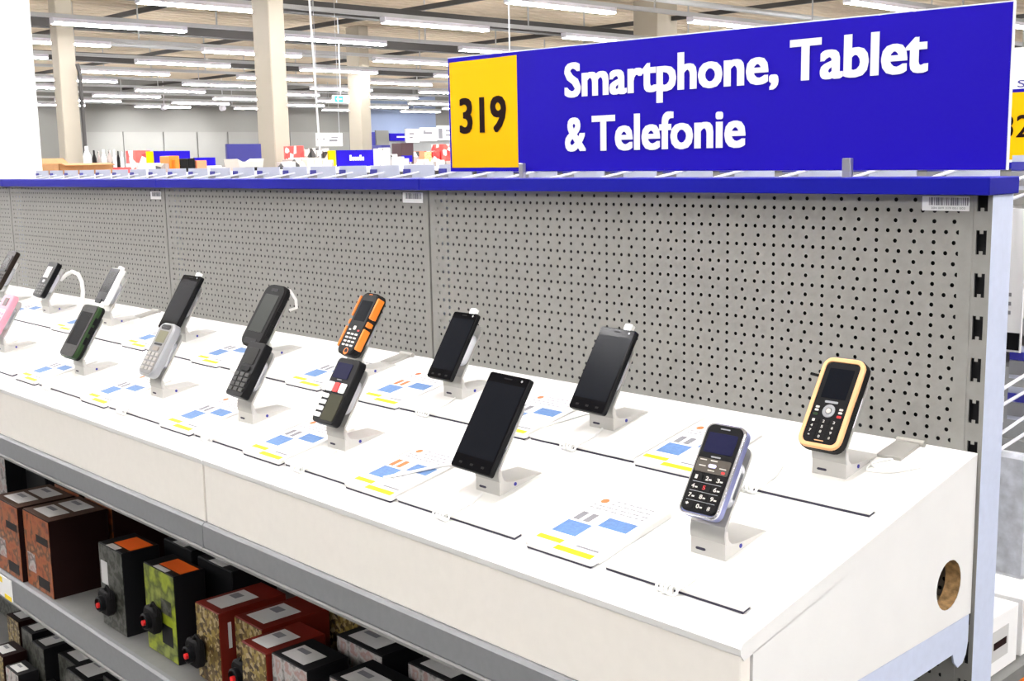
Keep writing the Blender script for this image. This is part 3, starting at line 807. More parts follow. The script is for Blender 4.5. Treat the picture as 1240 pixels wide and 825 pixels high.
for (x0, x1), n in zip(PF, NAMES_F): plate(x0, x1, -.4265, .19, 'white display plate under the ' + n)
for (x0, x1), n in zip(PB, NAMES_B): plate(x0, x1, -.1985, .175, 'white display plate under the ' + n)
for i, (x0, n) in enumerate(zip(CF, NAMES_F)): info_card(x0, -.4330, 'printed price card left of the ' + n, 2 if i == 1 else 0)
for i, (x0, n) in enumerate(zip(CB, NAMES_B)): info_card(x0, -.2050, 'printed price card left of the ' + n, 2 if i == 2 else 0)
# coiled security cables at the plate fronts
def coil(x, y, label):
    o = thing('security_cable', label, 'cable', on_desk(x, y), (DTILT, 0, 0))
    pts = []
    for k in range(0, 49):
        a = k / 12 * 2 * math.pi
        pts.append((-.012 + .024 * k / 48, -.0062 + .0038 * math.cos(a), .0056 + .0038 * math.sin(a)))
    MB().tube(pts, .0016, 6).build('coil', M_cable, o, True)
    MB().tube([(.012, -.003, .006), (.018, .002, .010), (.016, .03, .0088), (.006, .06, .0080)], .0016, 6).build('lead', M_cable, o, True)
for X, n in zip((-.1035, -.462, -.785, -1.05, -1.36, -1.70), NAMES_F): coil(X, -.4265, 'white coiled cable before the plate of the ' + n)
for X, n in zip((-.168, -.463, -.78, -1.02, -1.35, -1.69), NAMES_B): coil(X, -.1985, 'white coiled cable before the plate of the ' + n)
# loose white leads lying over the cards
def lead(pts, label, r=.0017):
    P = [on_desk(x, y, z) for (x, y, z) in pts]
    Q = []
    for i in range(len(P) - 1):
        p0, p1, p2, p3 = P[max(i - 1, 0)], P[i], P[i + 1], P[min(i + 2, len(P) - 1)]
        for k in range(5):
            t = k / 5
            Q.append(.5 * ((2 * p1) + (p2 - p0) * t + (2 * p0 - 5 * p1 + 4 * p2 - p3) * t * t + (3 * p1 - p0 - 3 * p2 + p3) * t ** 3))
    Q.append(P[-1])
    return tag(MB().tube(Q, r, 8).build('loose_cable', M_cable, None, True), label, 'cable')
lead([(-.620, -.400, .0112), (-.594, -.365, .0112), (-.566, -.33, .0112), (-.53, -.315, .0100), (-.485, -.328, .0100)], 'white lead crossing the price card left of the large smartphone', .0022)
lead([(-.545, -.19, .0108), (-.535, -.15, .0092), (-.51, -.10, .0092), (-.49, -.08, .0092)], 'thin white lead beside the back-row plate second from right', .0015)
lead([(-.075, -.085, .0089), (-.06, -.10, .0089), (-.05, -.085, .0089), (-.056, -.072, .0089), (-.07, -.09, .0089), (-.064, -.11, .0089), (-.035, -.10, .0089), (-.012, -.075, .0089)], 'tangled white lead behind the beige framed phone', .0014)
# metal hinge plates at the back of the counters
for k, n in enumerate(('behind the beige framed phone', 'right of the orange sided phone', 'right of the small white-sided phone')):
    X = -.076 - .99 * k
    o = thing('hinge_plate', 'grey metal hinge plate at the board foot ' + n, 'hinge', on_desk(X, -.069), (DTILT, 0, 0))
    box('leaf', M_hinge, o, 0, .031, 0, .047, .0064, .0112, c=.0006)
    MB().tube([(.0, .049, .0105), (.036, .049, .0105)], .0042, 10).build('knuckle', M_hinge, o, True)
    box('spacer', M_gap, o, .002, .029, .002, .045, 0, .0064)

# ------------------------------------------------------------------ boxes on the shelf below
M_camo = printed('brown_camo_print', [(.03, .012, .006), (.26, .055, .012), (.33, .09, .02), (.06, .025, .012), (.40, .15, .05)], 30, kind='noise')
M_boxside = mat('shaded_brown_card', (.010, .002, .0015), .6, spec=.15)  # shade on the box sides is put into this near-black brown
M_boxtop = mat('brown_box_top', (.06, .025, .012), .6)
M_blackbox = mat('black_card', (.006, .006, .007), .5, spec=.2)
M_woods = printed('woodland_print', [(.006, .007, .004), (.02, .024, .012), (.10, .10, .09), (.01, .012, .006), (.05, .052, .035)], 40)
M_lime = printed('green_field_print', [(.22, .27, .01), (.30, .36, .02), (.06, .08, .01), (.26, .30, .06)], 22)
M_redbox = mat('red_card', (.13, .009, .004), .5, spec=.3)
M_leaf = printed('leaf_print', [(.03, .015, .005), (.26, .19, .05), (.09, .05, .012), (.38, .30, .17), (.12, .08, .02)], 150, kind='voronoi')
M_pale = printed('pale_pink_print', [(.38, .36, .35), (.33, .20, .18), (.42, .41, .40), (.10, .09, .085), (.36, .28, .26)], 40)
M_label = mat('grey_white_label', (.55, .545, .54), .6)
M_sticker = mat('orange_sticker', (.90, .13, .01), .5)
ZS = .683
def carton(label, x0, x1, y0, dep, z0, hgt, front, side, top, labels=1, lab_band=True, cat='box', stick=None):
    w = x1 - x0
    o = thing('product_box', label, cat, (x0, y0, z0))
    box('carton', side, o, 0, w, .0008, dep, 0, hgt, c=.001)
    box('front_print', front, o, .0015, w - .0015, 0, .0009, .002, hgt - .002)
    if top is not side: box('top_print', top, o, .0015, w - .0015, .002, dep - .002, hgt, hgt + .0006)
    for k in range(labels):
        lw = w * .62; a = w * .16; yy = dep * (.12 + .42 * k); d = dep * (.34 if labels > 1 else .55)
        l = box('label', M_label, o, a, a + lw, yy, yy + d, hgt + .0006, hgt + .0011)
        box('label_bar', M_pgrey, l, a + lw * .1, a + lw * .55, yy + d * .55, yy + d * .8, hgt + .0011, hgt + .0013)
    if stick:
        l = box('sticker', stick, o, w * .30, w * .98, dep * .25, dep * .85, hgt + .0006, hgt + .0011)
        box('label', M_label, o, w * .32, w * .72, dep * .02, dep * .2, hgt + .0006, hgt + .0010)
    return o
def front_patch(o, m, a, b, c_, d, nm='front_patch'): return box(nm, m, o, a, b, -.0006, 0, c_, d)
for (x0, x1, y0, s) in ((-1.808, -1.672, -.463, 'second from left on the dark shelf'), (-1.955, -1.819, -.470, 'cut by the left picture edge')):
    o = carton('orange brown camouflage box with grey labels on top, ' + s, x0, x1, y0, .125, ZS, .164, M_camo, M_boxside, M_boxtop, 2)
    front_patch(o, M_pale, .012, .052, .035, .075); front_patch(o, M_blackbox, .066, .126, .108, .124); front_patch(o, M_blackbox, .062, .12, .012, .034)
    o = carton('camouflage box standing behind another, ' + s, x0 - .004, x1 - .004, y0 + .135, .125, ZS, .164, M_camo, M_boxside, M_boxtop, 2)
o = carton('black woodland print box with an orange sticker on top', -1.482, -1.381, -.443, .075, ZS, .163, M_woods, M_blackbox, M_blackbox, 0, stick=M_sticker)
front_patch(o, M_label, .008, .035, .085, .13)
o = carton('shade-darkened box with an orange sticker behind the woodland print box', -1.41, -1.30, -.345, .075, ZS, .163, M_blackbox, M_blackbox, M_blackbox, 0, stick=M_sticker)  # front blackened to paint in the shade deep in the shelf
o = carton('yellow green meadow print box with an orange sticker on top', -1.312, -1.197, -.434, .06, ZS, .163, M_lime, M_blackbox, M_blackbox, 0, stick=M_sticker)
front_patch(o, M_blackbox, .060, .10, .028, .065); front_patch(o, M_woods, .062, .10, .085, .112)
o = carton('shade-darkened box behind the yellow green meadow print box', -1.268, -1.146, -.350, .09, ZS, .163, M_blackbox, M_blackbox, M_blackbox, 0, stick=M_sticker)  # black front again stands for shelf shade
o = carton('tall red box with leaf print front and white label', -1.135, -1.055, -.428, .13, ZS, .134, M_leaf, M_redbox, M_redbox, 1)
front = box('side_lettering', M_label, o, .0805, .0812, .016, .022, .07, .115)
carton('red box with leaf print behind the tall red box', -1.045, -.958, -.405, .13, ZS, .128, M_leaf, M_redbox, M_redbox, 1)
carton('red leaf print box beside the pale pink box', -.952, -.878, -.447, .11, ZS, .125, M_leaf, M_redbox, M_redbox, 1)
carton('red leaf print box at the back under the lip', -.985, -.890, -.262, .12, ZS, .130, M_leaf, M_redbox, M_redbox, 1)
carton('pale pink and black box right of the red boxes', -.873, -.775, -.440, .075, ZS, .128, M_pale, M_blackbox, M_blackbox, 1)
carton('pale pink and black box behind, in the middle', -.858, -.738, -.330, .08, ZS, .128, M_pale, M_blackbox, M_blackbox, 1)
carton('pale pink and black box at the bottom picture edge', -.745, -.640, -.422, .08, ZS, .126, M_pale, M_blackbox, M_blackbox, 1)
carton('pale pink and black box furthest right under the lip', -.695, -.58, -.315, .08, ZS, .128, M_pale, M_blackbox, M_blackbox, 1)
# boxes far left at the back and on the lowest shelf
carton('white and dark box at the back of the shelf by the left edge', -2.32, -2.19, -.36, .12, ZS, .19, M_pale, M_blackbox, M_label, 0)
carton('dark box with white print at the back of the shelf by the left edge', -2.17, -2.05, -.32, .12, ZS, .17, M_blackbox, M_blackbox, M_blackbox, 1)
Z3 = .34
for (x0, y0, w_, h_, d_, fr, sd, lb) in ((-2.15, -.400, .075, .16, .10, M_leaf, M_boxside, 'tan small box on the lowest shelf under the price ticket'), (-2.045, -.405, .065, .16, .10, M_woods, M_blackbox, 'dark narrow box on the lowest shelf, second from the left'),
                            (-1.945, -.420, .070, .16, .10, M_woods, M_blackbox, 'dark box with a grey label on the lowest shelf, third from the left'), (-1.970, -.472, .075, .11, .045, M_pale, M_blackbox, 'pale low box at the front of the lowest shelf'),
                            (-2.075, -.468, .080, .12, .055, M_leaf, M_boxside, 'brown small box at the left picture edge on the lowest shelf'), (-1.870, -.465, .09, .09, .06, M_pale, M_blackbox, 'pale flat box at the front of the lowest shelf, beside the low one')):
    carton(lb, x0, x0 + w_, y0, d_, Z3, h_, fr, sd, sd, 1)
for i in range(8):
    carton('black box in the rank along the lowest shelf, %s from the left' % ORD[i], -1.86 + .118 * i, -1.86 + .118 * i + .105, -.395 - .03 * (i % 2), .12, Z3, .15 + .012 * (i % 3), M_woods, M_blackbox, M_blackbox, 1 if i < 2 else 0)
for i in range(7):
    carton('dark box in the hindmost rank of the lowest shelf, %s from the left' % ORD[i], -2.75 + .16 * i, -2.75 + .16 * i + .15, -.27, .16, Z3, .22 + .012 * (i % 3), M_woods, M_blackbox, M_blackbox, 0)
# small black gadgets hanging in front of the boxes
def gadget(x, y, z, label):
    o = thing('action_camera', label, 'camera', (x, y, z))
    mb = MB().slab(0, 0, 0, .044, .050, .018, .014, .004, 5)
    R = Matrix.Rotation(math.pi / 2, 4, 'X'); mb.v = [tuple(R @ Vector(p)) for p in mb.v]
    mb.build('body', M_blackm, o, True)
    MB().lathe([(.015, .0175), (.015, .026), (.012, .028), (.011, .022)], (0, 0, 0), 16, 'y').build('lens', M_black, o, True)
    MB().lathe([(.0035, 0), (.0035, .012)], (-.026, -.012, -.005), 10, 'x').build('red_ring', M_red, o, True)
    MB().lathe([(.0050, .0225), (.0050, .0285)], (-.002, 0, -.003), 10, 'y').build('red_button', mat('bright_red', (.75, .02, .02), .4), o, True)
    MB().tube([(.0, -.012, .024), (.010, -.012, .034), (.022, -.012, .028), (.023, -.012, .012)], .003, 6).build('strap', M_blackm, o, True)
    return o
gadget(-1.432, -.4455, ZS + .060, 'black gadget with a red ring before the woodland print box')
gadget(-1.262, -.4365, ZS + .072, 'black gadget with a red ring before the meadow print box')
gadget(-1.120, -.4305, ZS + .052, 'black gadget before the tall red box')
gadget(-.985, -.4200, ZS + .052, 'black gadget with a red ring between the red boxes')

# ------------------------------------------------------------------ rear side of the gondola: hooks, tags, goods
def make_hook():
    o = bpy.data.objects.new('wire_hook', None); COL.objects.link(o); o.empty_display_size = .03
    MB().tube([(0, 0, 0), (0, .255, .036)], .0024, 6).build('tag_wire', M_wire, o)
    MB().tube([(0, 0, -.018), (0, .22, .006), (0, .235, .016)], .0024, 6).build('load_wire', M_wire, o)
    box('back_clip', M_wire, o, -.012, .012, -.004, .002, -.03, .012)
    tg = box('price_tag', M_tag, o, -.054, .054, .255, .257, .004, .052)
    box('blue_print', M_tagblue, tg, -.054, -.028, .2535, .255, .031, .043)
    box('barcode_print', M_pgrey, tg, -.054, -.024, .2535, .255, .010, .030)
    return o
hook0 = make_hook(); hu = False
for k in range(29):
    o = copy_tree(hook0) if hu else hook0; hu = True
    o.location = (-.045 - .125 * k, .0605, 1.4915)
    tag(o, 'white wire hook with price tag behind the blue trim, %s from right' % ORD[k], 'hook', 'wire hooks along the rear of the gondola')
for (z, n) in ((1.225, 'upper'), (1.165, 'lower')):
    o = copy_tree(hook0); o.location = (-.035, .0605, z); tag(o, 'white wire hook right of the end upright, %s of two' % n, 'hook')
M_clear = mat('clear_plastic_film', (.70, .73, .80), .25, spec=.6, var=.2, scale=60)
c = thing('hanging_card', 'white hanging product card with a black base label right of the upright', 'package', (-.075, .21, 1.285))
box('card', M_paper, c, -.045, .045, 0, .003, 0, .19); box('black_label', M_black, c, -.043, .043, -.001, 0, .003, .026)
for z in (.05, .062, .074): box('print_line', M_pgrey, c, -.03, .03, -.001, 0, z, z + .005)
c = thing('blister_pack', 'clear plastic pack with a dark cable inside, right of the upright', 'package', (-.045, .20, .985))
MB().slab(0, .085, 0, .10, .17, .022, .01, .006, 4).build('bag', M_clear, c, True); bpy.context.view_layer.update()
c.children[0].rotation_euler = (math.pi / 2, 0, 0)
MB().tube([(-.02, -.024, .02), (-.03, -.024, .08), (-.015, -.024, .13), (.005, -.024, .10), (0, -.024, .04)], .006, 8).build('coiled_lead', M_blackm, c, True)
rs = thing('metal_shelf', 'white edged rear shelf right of the upright', 'shelf', (-.9985, .056, .86))
box('deck', M_shelf, rs, 0, .998, 0, .34, -.018, 0); box('front_lip', M_signw, rs, 0, .998, .34, .352, -.03, .004)
def white_box(x0, y0, s):
    o = thing('white_box', s, 'box', (x0, y0, .86))
    box('carton', M_paper, o, 0, .09, 0, .11, 0, .082, c=.001)
    l = box('label', M_label, o, .018, .055, -.0008, 0, .02, .062); box('label_bar', M_ink, l, .024, .05, -.0014, -.0008, .036, .046)
    l = box('side_label', M_label, o, .09, .0908, .03, .08, .02, .062); box('label_bar', M_ink, l, .0908, .0912, .036, .074, .036, .046)
white_box(-.105, .10, 'white box with a barcode label on the rear shelf'); white_box(-.105, .225, 'white box further back on the rear shelf')
white_box(-.21, .10, 'white box on the rear shelf hidden beside the first')
lo = thing('metal_shelf', 'lower rear shelf with orange packs right of the upright', 'shelf', (-.9985, .056, .70))
box('deck', M_shelf, lo, 0, .998, 0, .36, -.018, 0); box('front_lip', M_lip, lo, 0, .998, .36, .372, -.03, .004)
for k, (m, s) in enumerate(((M_black, 'black pack with white print on the lower rear shelf'), (M_orange, 'orange and white pack on the lower rear shelf'))):
    c = thing('flat_pack', s, 'package', (-.10, .075 + .13 * k, .70))
    box('pack', m, c, 0, .10, 0, .115, 0, .085 + .02 * k, c=.003); box('white_print', M_paper, c, .01, .06, .02, .07, .085 + .02 * k, .0856 + .02 * k); box('side_print', M_paper, c, .10, .1006, .02, .06, .02, .06)

# the next gondola across the rear aisle, with its number sign
NG = thing('gondola', 'grey neighbour gondola behind the rear aisle', 'shelf', (0, 1.64, 0))
box('back_panel', M_board, NG, -3, 1.2, .30, .34, .1, 1.5); box('top_trim', M_blue, NG, -3, 1.2, .29, .35, 1.5, 1.52); box('plinth', M_lip, NG, -3, 1.2, .30, .34, 0, .1)
for zi, z in enumerate((.45, .80, 1.12, 1.40)):
    o = thing('metal_shelf', 'grey shelf board of the neighbour gondola, %s from below' % ORD[zi], 'shelf', (-3, 1.66, z), group='shelf boards of the neighbour gondola')
    box('deck', M_shelf, o, 0, 4.2, .012, .278, -.025, 0); box('front_lip', M_lip, o, 0, 4.2, 0, .012, -.04, .002)
NGC = [M_paper, M_blackm, M_lip, M_tagblue, M_label, M_redbox]
for zi, z in enumerate((.45, .80, 1.12)):
    for i in range(12):
        o = thing('shelf_box', 'boxed goods on the neighbour gondola, %s from left on its %s shelf' % (ORD[i], ORD[zi]), 'box', (-2.7 + .31 * i, 1.68, z), group='goods on the neighbour gondola')
        hh = .16 + .03 * ((i * 7 + zi * 3) % 4)
        box('carton', NGC[(i * 5 + zi * 2) % 6], o, 0, .22, 0, .20, 0, hh, c=.002); box('label', M_paper if (i * 5 + zi * 2) % 6 else M_tagblue, o, .03, .15, -.001, 0, .04, .11)
for k in range(1, 7):
    o = thing('hanging_card', 'carded product on the rear hooks, %s from the right end' % ORD[k], 'package', (-.045 - .125 * k, .20, 1.345), group='carded goods on the rear hooks')
    box('card', M_paper, o, -.045, .045, 0, .002, 0, .155); box('blister', M_blackm, o, -.03, .03, .002, .02, .02, .09, c=.004)
S2 = thing('number_sign', 'white and yellow number sign on the neighbour gondola, cut by the right edge', 'sign', (-.72, 1.6, 0))
box('board', M_signw, S2, 0, 1.0, 0, .012, 1.521, 1.80)
box('blue_band', M_sign, S2, .002, .998, -.001, 0, 1.692, 1.700); box('number_panel', M_yellow, S2, .002, .2, -.001, 0, 1.528, 1.692)
text('number_lettering', '320', M_ink, S2, .028, .138, 1.582, 1.640, -.002, bold=.012)
text('sign_lettering', 'Service', M_tagblue, S2, .062, .20, 1.704, 1.722, -.002)
for xx in (.15, .85): box('post', M_steel, S2, xx, xx + .012, .012, .02, 1.45, 1.60)

# ------------------------------------------------------------------ the hall beyond: far gondolas and what stands on them
M_dkblue = mat('dark_blue_board', (.012, .012, .16), .5)
M_cardb = mat('cardboard', (.42, .20, .07), .7, var=.1, scale=15)
M_redp = printed('red_white_print', [(.70, .03, .03), (.80, .70, .66), (.75, .06, .05), (.65, .1, .08)], 9, kind='voronoi')
M_mixp = printed('mixed_pack_print', [(.75, .74, .72), (.35, .30, .28), (.80, .78, .76), (.05, .05, .05), (.65, .58, .50)], 7, kind='voronoi')
M_salmon = mat('salmon_card', (.85, .25, .12), .6)
def far_gondola(X, y0, y1, label, ztop=1.5):
    o = thing('gondola', label, 'shelf', (X, 0, 0))
    box('core', M_board, o, -.02, .02, y0, y1, 0, ztop); box('plinth', M_lip, o, -.42, .42, y0, y1, 0, .12)
    for z in (.5, .85, 1.2): box('shelf_board', M_shelf, o, -.40, .40, y0, y1, z - .03, z)
    box('top_board', M_signw, o, -.42, .42, y0, y1, ztop - .04, ztop)
    return o
far_gondola(-9, 1.5, 8.5, 'white topped gondola nearest behind the pegboard')
far_gondola(-14, 3.5, 13, 'white topped gondola in the second row behind')
far_gondola(-20, 6, 19, 'white topped gondola in the third row behind')
far_gondola(-28, 9, 27, 'white topped gondola in the fourth row behind')
for (x0, x1, y0, y1, lb) in ((-7, 1.6, -3.55, -2.75, 'unseen gondola added across the front aisle to block low light'), (3.0, 3.8, -2.2, 4.5, 'unseen gondola added beyond the right end of the counter to block low light')):  # both gondolas added out of view to block low light reaching the shelves
    o = thing('gondola', lb, 'shelf', (x0, y0, 0)); w_, d_ = x1 - x0, y1 - y0
    box('core', M_lip, o, d_ * .45 if w_ < d_ else 0, w_ - (0 if w_ > d_ else w_ * .45), d_ * .45 if w_ > d_ else 0, d_ * .55 if w_ > d_ else d_, 0, 1.7) if w_ > d_ else box('core', M_lip, o, w_ * .45, w_ * .55, 0, d_, 0, 1.7)
    for z in (.12, .5, .85, 1.2, 1.5): box('shelf_board', M_lip, o, 0, w_, 0, d_, z - .03, z)
def span(u0, u1, v, X): return atX(u0, v, X), atX(u1, v, X)
def far_box(name, label, cat, m, u0, u1, v, X, dx=.3, z0=1.5, group=None, zt=None):
    a, b = span(u0, u1, v, X)
    top = max(a.z, b.z) if zt is None else zt
    return tag(MB().box(X - dx / 2, X + dx / 2, a.y, b.y, z0, max(top, z0 + .05), c=.004).build(name, m, None), label, cat, group)
def far_sign(label, u0, u1, v0, v1, X, uy=None, lettering=None, uy1=None):
    a, b = atX(u0, v0, X), atX(u1, v1, X)
    o = thing('department_sign', label, 'sign', (X, a.y, 0))
    w = b.y - a.y; z0, z1 = b.z, a.z
    if z0 > 1.505:
        for f_ in (.15, .85): box('post', M_steel, o, -.006, .006, w * f_, w * f_ + .02, 1.5, z0 + .02)
    box('board', M_sign, o, 0, .02, 0, w, z0, z1)
    if uy: 
        c_ = atX(uy, v0, X)
        box('number_panel', M_yellow, o, .0, .021, c_.y - a.y, (atX(uy1, v0, X).y - a.y) if uy1 else -.002, z0 + .01, z1 - .005)
    if lettering:
        l0, l1 = atX(lettering[0], v0, X).y - a.y, atX(lettering[1], v0, X).y - a.y
        zc = (z0 + z1) / 2; hh = (z1 - z0) * .14; mb = MB(); n = 6
        for k in range(n):
            s_ = (l1 - l0) / n; tall = 1.5 if k in (0, 4) else 1.
            mb.box(.0205, .0215, l0 + k * s_, l0 + k * s_ + s_ * .8, zc - hh, zc - hh + 2 * hh * tall * .8)
        mb.build('sign_lettering', M_signw, o)
    return o
# first row (X = -9)
a, b = span(59, 124, 197, -9); cb = thing('cardboard_box', 'open brown cardboard box at the foot of the left columns', 'box', (-9, a.y, 1.5))
L_ = b.y - a.y
mb = MB()
for (x0, x1, y0, y1) in ((-.2, .2, 0, .008), (-.2, .2, L_ - .008, L_), (-.2, -.192, 0, L_), (.192, .2, 0, L_)): mb.box(x0, x1, y0, y1, 0, .085)
mb.box(-.2, .2, 0, L_, 0, .006); mb.build('carton', M_cardb, cb)
for (p, q_, y0, y1) in (((-.2, .085), (-.31, .13), 0, L_ * .55), ((.2, .085), (.28, .07), .02, L_ - .02)):
    MB().rings([[(p[0], y0, p[1]), (p[0], y1, p[1]), (q_[0], y1, q_[1]), (q_[0], y0, q_[1])], [(p[0], y0, p[1] + .006), (p[0], y1, p[1] + .006), (q_[0], y1, q_[1] + .006), (q_[0], y0, q_[1] + .006)]]).build('flap', M_cardb, cb)
far_box('red_tray', 'long red rimmed tray right of the cardboard box', 'tray', M_redp, 128, 159, 203, -9, .2)
far_box('white_pack', 'white bundle lying before the blue number sign', 'package', M_paper, 160, 192, 198, -9.1, .25)
for (u0, u1, v, m, s) in ((193, 199, 198, M_mixp, 'grey'), (199, 211, 189, M_orange, 'orange'), (212, 222, 193, M_blackm, 'black'), (222, 230, 192, M_blackm, 'tall black')):
    far_box('bag', '%s bag hanging among the orange goods before the blue sign' % s, 'bag', m, u0, u1, v, -8.9, .18)
far_box('orange_bottle', 'slim orange bottle between the black bags', 'bottle', M_orange, 210, 213.5, 193, -8.78, .05)
far_box('salmon_box', 'salmon coloured box right of the black bags', 'box', M_salmon, 231, 243.5, 194.5, -8.9, .2)
bs = thing('wire_basket', 'pale grey basket before the dark blue board', 'basket', (-8.7, atX(282, 200, -8.7).y, 1.5))
wq = atX(309, 200, -8.7).y - atX(282, 200, -8.7).y
MB().prism([(0, 0), (wq, 0), (wq + .02, .105), (wq - .03, .08), (.03, .08), (-.02, .105)], 'x', -.12, .12).build('basket_body', mat('pale_grey_plastic', (.55, .54, .50), .6), bs)
box('dark_goods', M_blackm, bs, -.10, .13, .05, wq * .8, .0, .03)
far_box('white_carton', 'white carton left of the dark blue board', 'box', M_paper, 245, 262, 201, -9, .2)
sg1 = far_sign('blue department sign with small white lettering, left of the big sign', 407, 455.5, 182, 201, -14, 396.5, (422, 440), 405)
# second row (X = -14)
far_sign('blue department sign with a yellow panel behind the orange goods', 185, 230, 183, 199, -14, 176.5, None, 184.5)
far_sign('small blue department sign right of the salmon box', 234, 260.5, 191, 203, -14)
far_box('blue_board', 'big dark blue board standing left of the middle column', 'board', M_dkblue, 273.5, 315, 174.5, -14, .05)
far_box('red_pack', 'red and white packs before the far wall, left of the blue sign', 'package', M_redp, 158, 176, 182.5, -14.5, .3)
for i, (u0, u1, v, m) in enumerate(((100, 109, 177, M_paper), (111, 116, 182, M_blackm), (117, 121, 183, M_mixp), (122, 128, 181, M_paper), (129, 135, 182, M_mixp), (136, 140, 181, M_paper), (141, 144.5, 183, M_blackm), (145, 149, 183.5, M_paper))):
    c_ = atX((u0 + u1) / 2, v, -14.3); r_ = (atX(u1, v, -14.3).y - atX(u0, v, -14.3).y) / 2; hgt = c_.z - 1.5
    o = tag(MB().lathe([(r_ * .9, 0), (r_, .02), (r_, hgt * .62), (r_ * .45, hgt * .82), (r_ * .45, hgt * .97), (r_ * .4, hgt)], (0, 0, 0), 12).build('bottle', m, None, True), '%s bottle in the row right of the black downpipe' % ORD[i], 'bottle', 'bottles in the row right of the downpipe')
    o.location = (-14.3, c_.y, 1.5)
far_box('red_carton', 'red carton right of the middle column', 'box', M_redp, 350, 361, 177, -14, .3)
for i, (u0, u1, v) in enumerate(((343, 350, 196), (350, 357, 193), (357, 364, 191), (364, 372, 193), (372, 380, 191), (380, 389, 192), (389, 396, 194))):
    far_box('goods_pack', 'white and beige pack in the heap right of the middle column, %s from left' % ORD[i], 'package', M_mixp, u0, u1 - .4, v, -9.3 - .1 * (i % 3), .25, group='packs heaped right of the middle column')
for i, (u0, u1, v) in enumerate(((362, 369, 181), (370, 376, 180), (377, 384, 182), (385, 392, 180))):
    far_box('shelf_pack', 'grey-white pack on the second row behind the heap, %s from left' % ORD[i], 'package', M_mixp, u0, u1 - .5, v, -14.2, .3, group='packs on the second row')
a, b = atX(382, 161, -18), atX(414, 177, -18)
hs = thing('hanging_sign', 'white hanging sign with small grey print beside the white cord', 'sign', (-18, a.y, 0))
box('board', M_signw, hs, 0, .03, 0, b.y - a.y, b.z, a.z)
for (f0, f1, g0, g1) in ((.56, .82, .62, .72), (.48, .80, .34, .50), (.02, .16, .45, .56), (.24, .31, .48, .60)): box('print', M_pgrey, hs, .03, .032, (b.y - a.y) * f0, (b.y - a.y) * f1, lerp(b.z, a.z, g0), lerp(b.z, a.z, g1))
for f_ in (.1, .9): MB().tube([(.015, (b.y - a.y) * f_, a.z), (.015, (b.y - a.y) * f_, 5.26)], .004, 6).build('cord', M_wire, hs)
a, b = atX(402, 115.5, -20), atX(421, 125, -20)
ex = thing('exit_sign', 'green and white emergency exit sign under the lamps', 'sign', (-20, a.y, 0))
wq = b.y - a.y
box('case', mat('exit_white', (.9, .95, .92), .5, emit=1.2), ex, 0, .06, 0, wq, b.z, a.z)
box('green_field', mat('exit_green', (.0, .45, .30), .5, emit=.7, ecol=(.02, .62, .42)), ex, .06, .064, wq * .04, wq * .62, b.z + .01, a.z - .01)
MB().prism([(wq * .14, (a.z + b.z) / 2), (wq * .30, a.z - .03), (wq * .30, (a.z + b.z) / 2 + .015), (wq * .52, (a.z + b.z) / 2 + .015), (wq * .52, (a.z + b.z) / 2 - .015), (wq * .30, (a.z + b.z) / 2 - .015), (wq * .30, b.z + .03)], 'x', .064, .067).build('arrow', M_signw, ex)
MB().tube([(.03, wq / 2, a.z), (.03, wq / 2, 5.26)], .01, 6).build('rod', M_wire, ex)
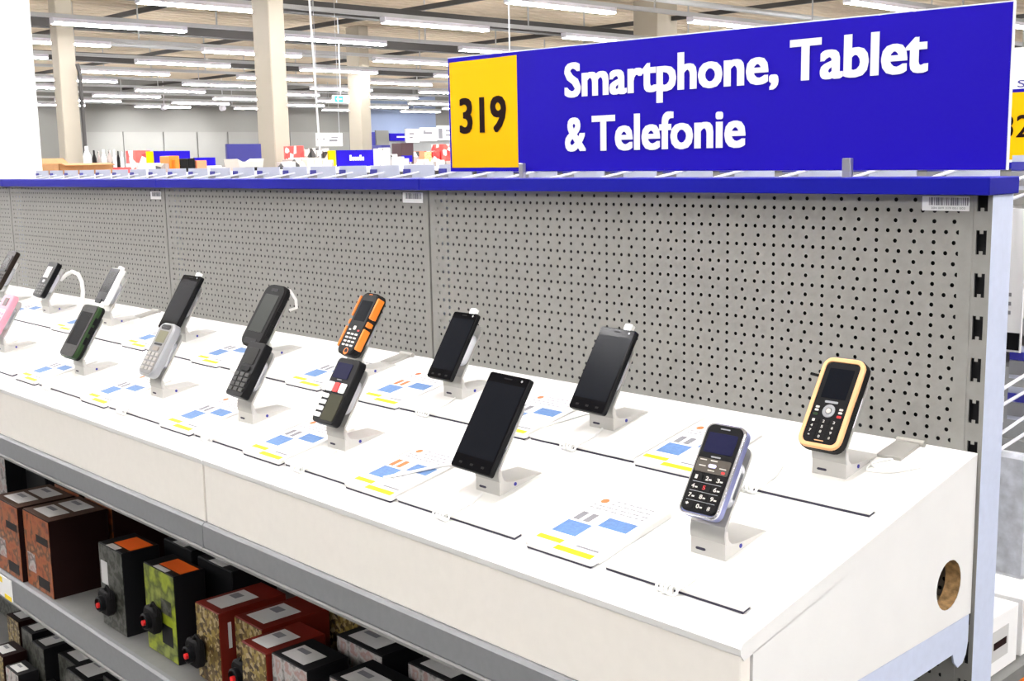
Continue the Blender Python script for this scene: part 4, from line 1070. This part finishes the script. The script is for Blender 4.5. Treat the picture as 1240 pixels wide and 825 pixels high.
# right part: header band with plain logo-like boards and goods under it (X = -28)
hb = thing('header_band', 'grey shop wall unit with pale header boards right of the far column', 'shelf', (-27.7, atX(449, 170, -27.7).y, 0))
yy0 = hb.location.y; wq = atX(549, 170, -27.7).y - yy0
box('back_wall', mat('mid_grey_panel', (.26, .27, .27), .6), hb, -.05, 0, 0, wq, 1.5, 2.25)
for i, (u0, u1, v0, v1, m) in enumerate(((449, 454.5, 160, 178, M_tagblue), (455, 471, 158, 178, M_wallw), (472, 490, 161.5, 170.5, M_sign), (491, 508, 156, 172.5, M_signw), (508.6, 529, 154.5, 171, M_signw), (529.6, 549, 152, 170, M_signw))):
    p, q_ = atX(u0, v0, -27.65), atX(u1, v1, -27.65)
    pn = box('header_board', m, hb, 0, .06, p.y - yy0, q_.y - yy0, q_.z, p.z)
    if i in (3, 4, 5):
        hh = p.z - q_.z; ww = q_.y - p.y; mb = MB()
        for (f0, f1, g0, g1) in ((((.25, .6, .58, .70), (.2, .5, .30, .42)), ((.18, .72, .52, .68), (.2, .3, .68, .8)), ((.05, .30, .12, .80), (.5, .9, .60, .72), (.5, .85, .30, .42)))[i - 3]):
            mb.box(.06, .062, p.y - yy0 + ww * f0, p.y - yy0 + ww * f1, q_.z + hh * g0, q_.z + hh * g1)
        mb.build('header_print', M_pgrey, pn)
    if i == 2: box('header_print', M_signw, pn, .06, .062, p.y - yy0 + .25, p.y - yy0 + .75, lerp(q_.z, p.z, .42), lerp(q_.z, p.z, .62))
for i, (u0, u1, v, m, s) in enumerate(((449, 456, 182, M_mixp, 'pale pack beside the blue department sign'), (456, 467, 176, M_dkblue, 'blue pack below the header boards'), (480, 495, 173.5, mat('dark_brown_goods', (.06, .025, .03), .6), 'dark brown bag below the small blue header'), (495, 502, 184, M_mixp, 'pale pack right of the dark brown bag'), (502, 508, 183.5, M_salmon, 'orange pack below the pale headers'), (508, 517, 184, printed('orange_yellow_print', [(.8, .35, .05), (.85, .6, .3), (.7, .2, .05)], 12), 'orange and yellow pack below the pale headers'), (518, 527, 183, M_redp, 'red and white pack below the pale headers'), (528, 540, 175, M_redp, 'tall red stack next to the yellow number panel'))):
    far_box('shop_goods', s, 'package', m, u0, u1 - .4, v, -20.1, .35)
for i, (u0, u1, v) in enumerate(((456, 461, 180), (462, 469, 179), (470, 478, 187), (478, 486, 190), (486, 492, 192), (509, 516, 193), (517, 525, 196), (526, 535, 194), (536, 545, 195))):
    far_box('white_goods', 'white pack on the nearest gondola left of the number panel, %s from left' % ORD[i], 'package', M_paper if i % 2 else M_mixp, u0, u1 - .8, v, -9 - .15 * (i % 3), .12, group='white packs left of the number panel')
far_sign('tiny blue sign among the white packs', 486, 498.5, 188.5, 196, -14)
